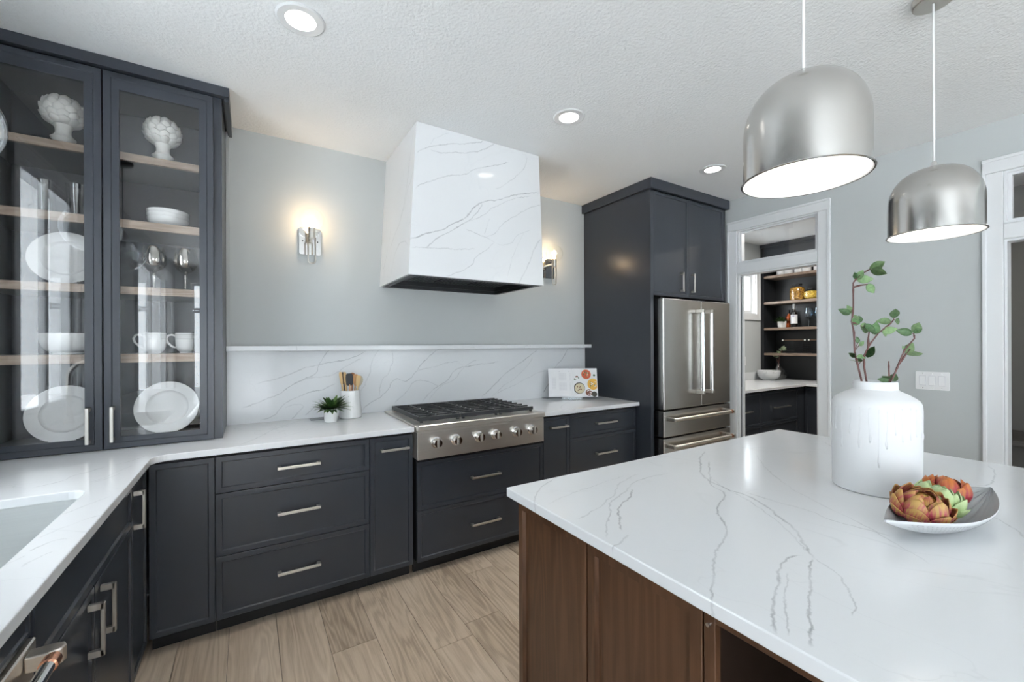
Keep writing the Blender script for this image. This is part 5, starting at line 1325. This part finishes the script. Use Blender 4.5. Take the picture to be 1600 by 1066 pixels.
M2 = Matrix(((BR.x, 0, -BD.x, bc.x), (BR.y, 0, -BD.y, bc.y), (0, 1, 0, bc.z), (0, 0, 0, 1)))
mb = MB(M2); mb.box((-0.105, 0.0006, -0.075), (0.075, 0.0045, 0.055)); mb.box((-0.105, 0.0046, 0.051), (0.075, 0.034, 0.055)); mb.build('base', M_acrylic, t)
mb = MB(M); mb.box((-0.105, -0.019, -0.009), (0.075, 0.16, -0.0052)); mb.build('back_rest', M_acrylic, t)
mb = MB(M2); mb.box((-0.105, 0.0046, 0.0), (0.075, 0.019, 0.050)); mb.build('ledge', M_acrylic, t)

# light switches
M = F_right(XR)
t = thing('light_switch', 'white triple rocker light switch on the grey wall by the vase', 'switch', (XR, 0.896, 1.148))
mb = MB(M); mb.prism(rrect(0.814, 1.088, 0.978, 1.208, 0.006), 0.0004, 0.006); mb.build('plate', M_plastic, t, bevel=0.0015)
for k in range(3):
    c = 0.850 + k*0.046
    mb = MB(M); mb.box((c-0.0165, 1.115, 0.006), (c+0.0165, 1.181, 0.0075)); r = mb.build('rocker', M_ink, t)
    mb = MB(M); a = [mb._v(p) for p in ((c-0.0145, 1.118, 0.0076), (c+0.014, 1.118, 0.0076), (c+0.014, 1.178, 0.0076), (c-0.014, 1.178, 0.0076))]; b_ = [mb._v(p) for p in ((c-0.014, 1.118, 0.0125), (c+0.014, 1.118, 0.0125), (c+0.014, 1.178, 0.008), (c-0.014, 1.178, 0.008))]
    mb.face(b_)
    for i in range(4): mb.face([a[i], a[(i+1) % 4], b_[(i+1) % 4], b_[i]])
    mb.build('paddle', M_plastic, r)
    for zz in (1.1, 1.196):
        mb = MB(M); mb.cyl((c, zz, 0.006), 0.0022, 0.0008, 8); mb.build('screw', M_chrome, t)

# ================================================================== PANTRY
PXF = 5.97
t = thing('pantry_shelving', 'black open shelving unit filling the back of the pantry', 'shelving', (6.1, 2.2, 0))
mb = MB()
mb.box((6.28, 1.06, ZC+0.001), (XP-0.001, YB-0.002, CEIL-0.002)); mb.box((PXF, YB-0.045, ZC+0.001), (6.28, YB-0.002, CEIL-0.002)); mb.box((PXF, 1.06, ZC+0.001), (6.28, 1.10, CEIL-0.002))
mb.build('carcass', simple('pantry_black', (0.015, 0.017, 0.02), 0.35), t)
for z in (2.31, 1.957, 1.608, 1.268):
    mb = MB(); mb.box((PXF, 1.1005, z-0.032), (6.2795, YB-0.0455, z), bev=0.001); mb.build('shelf', M_shelfwood_y, t)
for a, b_ in ((1.105, 1.75), (1.752, 2.40), (2.402, 3.055)):
    panel('door', a, b_, 2.455, 2.70, F_right(PXF-0.001), M_char, t)
mb = MB(); mb.box((PXF-0.02, 1.06, 2.70), (PXF, YB-0.002, CEIL-0.002)); mb.build('crown', M_char, t)
mb = MB(); mb.box((PXF, 1.1005, 2.42), (6.27, YB-0.0455, 2.45)); mb.build('soffit', M_char, t)
MP = MATS['pantry_black']
poly = [(3.97, 2.41), (5.635, 2.41), (5.635, 1.06), (XP-0.002, 1.06), (XP-0.002, YB-0.002), (3.97, YB-0.002)]
mb = MB(); mb.prism(poly, ZC-0.030, ZC); tag(mb.build('pantry_worktop', M_quartz, bevel=0.003), 'pale quartz corner worktop inside the pantry', 'worktop')
mb = MB(); mb.box((3.97, YB-0.022, ZC+0.0006), (PXF-0.001, YB-0.002, ZC+0.10)); tag(mb.build('pantry_upstand', M_quartz), 'low quartz upstand below the pantry window', 'upstand')
def pbase(label, x0, x1, fronts):
    t = thing('pantry_base_cabinet', label, 'cabinet', ((x0+x1)/2, 2.8, 0), 'dark pantry base cabinets')
    carcass(t, x0+0.001, x1-0.001, 2.461, YB-0.003, 0.085, 0.882)
    toe(t, x0+0.001, x1-0.001, 2.52, 2.54)
    for kind, z0, z1, h in fronts:
        p = panel(kind, x0+0.0015, x1-0.0015, z0, z1, F_back(2.44), M_char, t, fw=0.02)
        if h: pull(*h, F_back(2.44), p)
pbase('dark pantry drawer cabinet nearest the kitchen', 3.98, 4.700, [('drawer', 0.515, 0.868, (4.34, 0.682, 0.3)), ('drawer', 0.088, 0.511, (4.34, 0.3, 0.3))])
pbase('dark pantry drawer cabinet in the middle, under the veined bowl', 4.702, 5.510, [('drawer', 0.515, 0.868, (5.115, 0.682, 0.32)), ('drawer', 0.088, 0.511, (5.115, 0.3, 0.32))])
t = thing('pantry_base_cabinet', 'dark pantry corner cabinet with a narrow filler and a side door', 'cabinet', (5.9, 1.9, 0), 'dark pantry base cabinets')
mb = MB(); mb.box((5.512, 2.440, 0.088), (5.664, 2.46, 0.868)); mb.build('filler', M_char, t)
mb = MB(); mb.box((5.686, 1.06, 0.085), (XP-0.002, 2.455, 0.10)); mb.box((5.686, 1.06, 0.10), (XP-0.002, 1.076, 0.88)); mb.box((5.686, 2.44, 0.10), (XP-0.002, 2.455, 0.88)); mb.build('carcass', M_dark, t)
mb = MB(); mb.box((5.74, 1.07, 0), (5.76, 2.45, 0.084)); mb.build('toe_kick', M_dark, t)
panel('door', 1.80, 2.435, 0.088, 0.868, F_right(5.665), M_char, t); panel('door', 1.07, 1.797, 0.088, 0.868, F_right(5.665), M_char, t)
# outlet on the pantry wall
t = thing('wall_outlet', 'white outlet plate on the pantry wall below its window', 'outlet', (5.55, YB, 1.165))
mb = MB(F_back(YB)); mb.prism(rrect(5.515, 1.107, 5.588, 1.222, 0.005), 0.0004, 0.006); mb.build('plate', M_plastic, t)
mb = MB(F_back(YB)); mb.box((5.535, 1.125, 0.006), (5.568, 1.205, 0.0075)); mb.build('socket', M_plastic, t)
# things on the pantry shelves
def cann(label, y, z=2.3105):
    t = thing('canister', label, 'canister', (6.08, y, z), 'white canisters on the top pantry shelf')
    mb = MB(); mb.lathe([(0, 0.0005), (0.048, 0.0005), (0.05, 0.004), (0.05, 0.075), (0.048, 0.078), (0, 0.078)], (6.08, y, z), 24); mb.build('jar', M_matte, t, smooth=35)
    mb = MB(); mb.lathe([(0, 0.0785), (0.051, 0.0785), (0.051, 0.09), (0.012, 0.093), (0.012, 0.105), (0, 0.106)], (6.08, y, z), 24); mb.build('lid', M_spoon1, t, smooth=35)
for y, w in ((2.895, 'leftmost'), (2.80, 'second from left'), (2.68, 'third from left'), (2.585, 'fourth from left'), (2.455, 'rightmost visible')): cann('white canister, %s on the top pantry shelf' % w, y)
def jar(label, y, prof, lidr, lidz, fill, sx=1.0):
    z = 1.9575; t = thing('storage_jar', label, 'jar', (6.1, y, z), 'filled glass jars in the pantry')
    mb = MB(); mb.lathe(prof, (6.1, y, z), 32); mb.build('glass', M_glass, t, smooth=35)
    mb = MB(); mb.lathe([(max(0, r-0.004), min(zz, lidz-0.02)) for r, zz in prof], (6.1, y, z+0.002), 28); mb.build('contents', fill, t, smooth=35)
    mb = MB(); mb.lathe([(0, lidz), (lidr, lidz), (lidr, lidz+0.018), (lidr*0.5, lidz+0.024), (0, lidz+0.024)], (6.1, y, z), 24); mb.build('lid', M_blacktrim, t, smooth=35)
jar('tall glass jar of brown nuts on the upper pantry shelf', 2.705, [(0, 0.001), (0.07, 0.001), (0.085, 0.012), (0.088, 0.05), (0.088, 0.135), (0.078, 0.165), (0.055, 0.182), (0.052, 0.195)], 0.056, 0.196, M_nuts)
jar('squat round glass jar of yellow grain beside the taller jar', 2.545, [(0, 0.001), (0.05, 0.001), (0.075, 0.022), (0.085, 0.06), (0.078, 0.10), (0.05, 0.125), (0.038, 0.13)], 0.04, 0.131, M_corn)
potplant('small green plant in a white pot on the pantry shelf', 6.08, 2.885, 1.6085, 0.055, 0.085, 40, 0.085, 9, 'potted_plant')
def bottle(label, y, x, h, r, mat, lab, cap):
    z = 1.6085; t = thing('bottle', label, 'bottle', (x, y, z), 'bottles on the pantry shelf')
    mb = MB(); mb.lathe([(0, 0.001), (r, 0.001), (r, h*0.58), (r*0.75, h*0.66), (0.014, h*0.74), (0.013, h*0.97), (0.015, h*0.975), (0.015, h), (0, h)], (x, y, z), 28); mb.build('glass', mat, t, smooth=35)
    mb = MB(); mb.lathe([(0.0155, h*0.79), (0.0158, h*1.005), (0, h*1.007)], (x, y, z), 20); mb.build('cap', cap, t, smooth=35)
    if lab:
        mb = MB(); mb.lathe([(r+0.0008, h*0.16), (r+0.0008, h*0.54)], (x, y, z), 28); l = mb.build('label', M_label, t, smooth=True)
        # three blue letters on the label, built as strokes facing the doorway
        mb = MB(); a0 = math.atan2(-y, -x)
        def stroke(u0, v0, u1, v1):
            n = 4; pts = []
            for i in range(n+1):
                u = u0 + (u1-u0)*i/n; v = v0 + (v1-v0)*i/n; a = a0 + u/r
                pts.append((x + (r+0.0012)*math.cos(a), y + (r+0.0012)*math.sin(a), z + h*0.445 + v))
            mb.tube(pts, 0.0013, 5)
        g = 0.018
        for k, ch in enumerate('DRL'):
            o_ = -0.026 + k*g
            S_ = {'D': [(0,0,0,.02),(0,.02,.009,.016),(.009,.016,.009,.004),(.009,.004,0,0)], 'R': [(0,0,0,.02),(0,.02,.010,.017),(.010,.017,.009,.011),(.009,.011,0,.010),(.004,.010,.010,0)], 'L': [(0,0,0,.02),(0,0,.010,0)]}[ch]
            for s in S_: stroke(o_+s[0], s[1], o_+s[2], s[3])
        mb.build('lettering', M_labelblue, l)
bottle('dark wine bottle with a white label on the pantry shelf', 2.735, 6.08, 0.305, 0.038, M_darkglass, True, M_plastic)
bottle('amber liquor bottle behind the dark wine bottle', 2.83, 6.15, 0.235, 0.034, M_amber, False, M_blacktrim)
WG2 = [(r*1.05, z*1.08) for r, z in WG]
for y, x, lab in ((2.555, 6.06, 'large wine glass, leftmost on the pantry shelf'), (2.465, 6.10, 'large wine glass second from left on the pantry shelf'), (2.40, 6.02, 'large wine glass next to the doorway casing, pantry shelf')):
    lathe_thing('pantry_wine_glass', lab, 'glass', WG2, (x, y, 1.6085), M_bluewine, 28, 'wine glasses in the pantry')
def wbasket(label, y0, y1):
    z = 1.2685; x0, x1 = 6.0, 6.22
    t = thing('wire_basket', label, 'basket', (6.1, (y0+y1)/2, z), 'black wire baskets in the pantry')
    mb = MB()
    for k in range(7):
        zz = z + 0.004 + k*0.024
        mb.tube([(x0, y0, zz), (x1, y0, zz), (x1, y1, zz), (x0, y1, zz)], 0.0022, 6, closed=True)
    for k in range(8):
        yy = y0 + (y1-y0)*k/7; mb.tube([(x0, yy, z+0.15), (x0, yy, z+0.003), (x1, yy, z+0.003), (x1, yy, z+0.15)], 0.0018, 6)
    mb.build('wire', M_blacktrim, t)
    mb = MB(); mb.tube([(x0-0.012, y0-0.02, z+0.170), (x0-0.012, y1+0.02, z+0.170)], 0.006, 10); mb.build('bar', M_darkwood, t, smooth=40)
    for yy in (y0-0.03, y1+0.03):
        mb = MB(); mb.lathe([(0, -0.011), (0.009, -0.006), (0.011, 0), (0.009, 0.006), (0, 0.011)], (x0-0.012, yy, z+0.170), 14); mb.build('finial', M_plastic, t, smooth=True)
wbasket('black wire basket with a rail on the lowest pantry shelf', 2.60, 2.80)
wbasket('second black wire basket beside the doorway casing in the pantry', 2.26, 2.495)
o = lathe_thing('veined_bowl', 'cream bowl with dark veins on the pantry worktop', 'bowl', bowlprof(0.135, 0.125, 0.075, 0.008), (5.83, 2.93, ZC+0.0006), M_marblebowl, 40)
t = thing('glass_vase', 'round clear glass bud vase behind the veined bowl', 'vase', (6.02, 2.90, ZC))
mb = MB(); mb.lathe([(0, 0.001), (0.05, 0.001), (0.085, 0.03), (0.098, 0.07), (0.085, 0.115), (0.045, 0.155), (0.02, 0.185), (0.019, 0.205), (0.024, 0.212)], (6.02, 2.90, ZC), 32); mb.build('vase_glass', M_tumbler, t, smooth=True)
random.seed(11)
b0 = Vector((6.02, 2.90, ZC+0.02))
t = thing('leafy_sprig', 'pale green sprig standing in the round glass vase', 'sprig', b0)
mb = MB(); mb.tube([b0, b0+Vector((0, 0, .2)), b0+Vector((-.01, -.02, .30)), b0+Vector((-.02, -.06, .38))], 0.004, 8); mb.tube([b0+Vector((0, 0, .2)), b0+Vector((0, .05, .30)), b0+Vector((0, .08, .34))], 0.003, 8); mb.build('stem', M_stem, t, smooth=True)
SPR = leaf_mesh('sprig_leaf', 0.34, 0.1, 0.1); SPR.materials.append(leafmat('sprig_pale', (0.16, 0.24, 0.12), (0.42, 0.48, 0.34)))
for k in range(16):
    c = random.choice([Vector((-.02, -.06, .38)), Vector((-.01, -.03, .32)), Vector((0, .08, .34)), Vector((0, .04, .28))])
    d = Vector((random.uniform(-1, .4), random.uniform(-1, 1), random.uniform(-.2, 1)))
    inst('leaf', SPR, M_leaf, t, orient(c, d, Vector((-1, -.4, .6)), random.uniform(0.045, 0.075)))
light('pantry_fill', 'AREA', (5.0, 1.9, CEIL-0.03), LAMP['pantry'], (1, 0.95, 0.88), 0.16)  # unseen fill light added to brighten the pantry, no fixture

# ================================================================== MUDROOM
t = thing('bench', 'dark wooden bench in the mudroom beyond the right doorway', 'bench', (5.3, 0.3, 0))
mb = MB(); mb.box((5.0, -0.9, 0.60), (5.598, 0.945, 0.645), bev=0.003); mb.build('seat', M_bench, t)
for y in (-0.88, 0.02, 0.905):
    mb = MB(); mb.box((5.03, y, 0.0), (5.59, y+0.035, 0.5995)); mb.build('leg', M_bench, t)
light('mudroom_fill', 'AREA', (4.8, 0.0, CEIL-0.03), LAMP['mud'], (1, 0.9, 0.78), 0.16)  # added area light without a fixture, lifts the mudroom a little
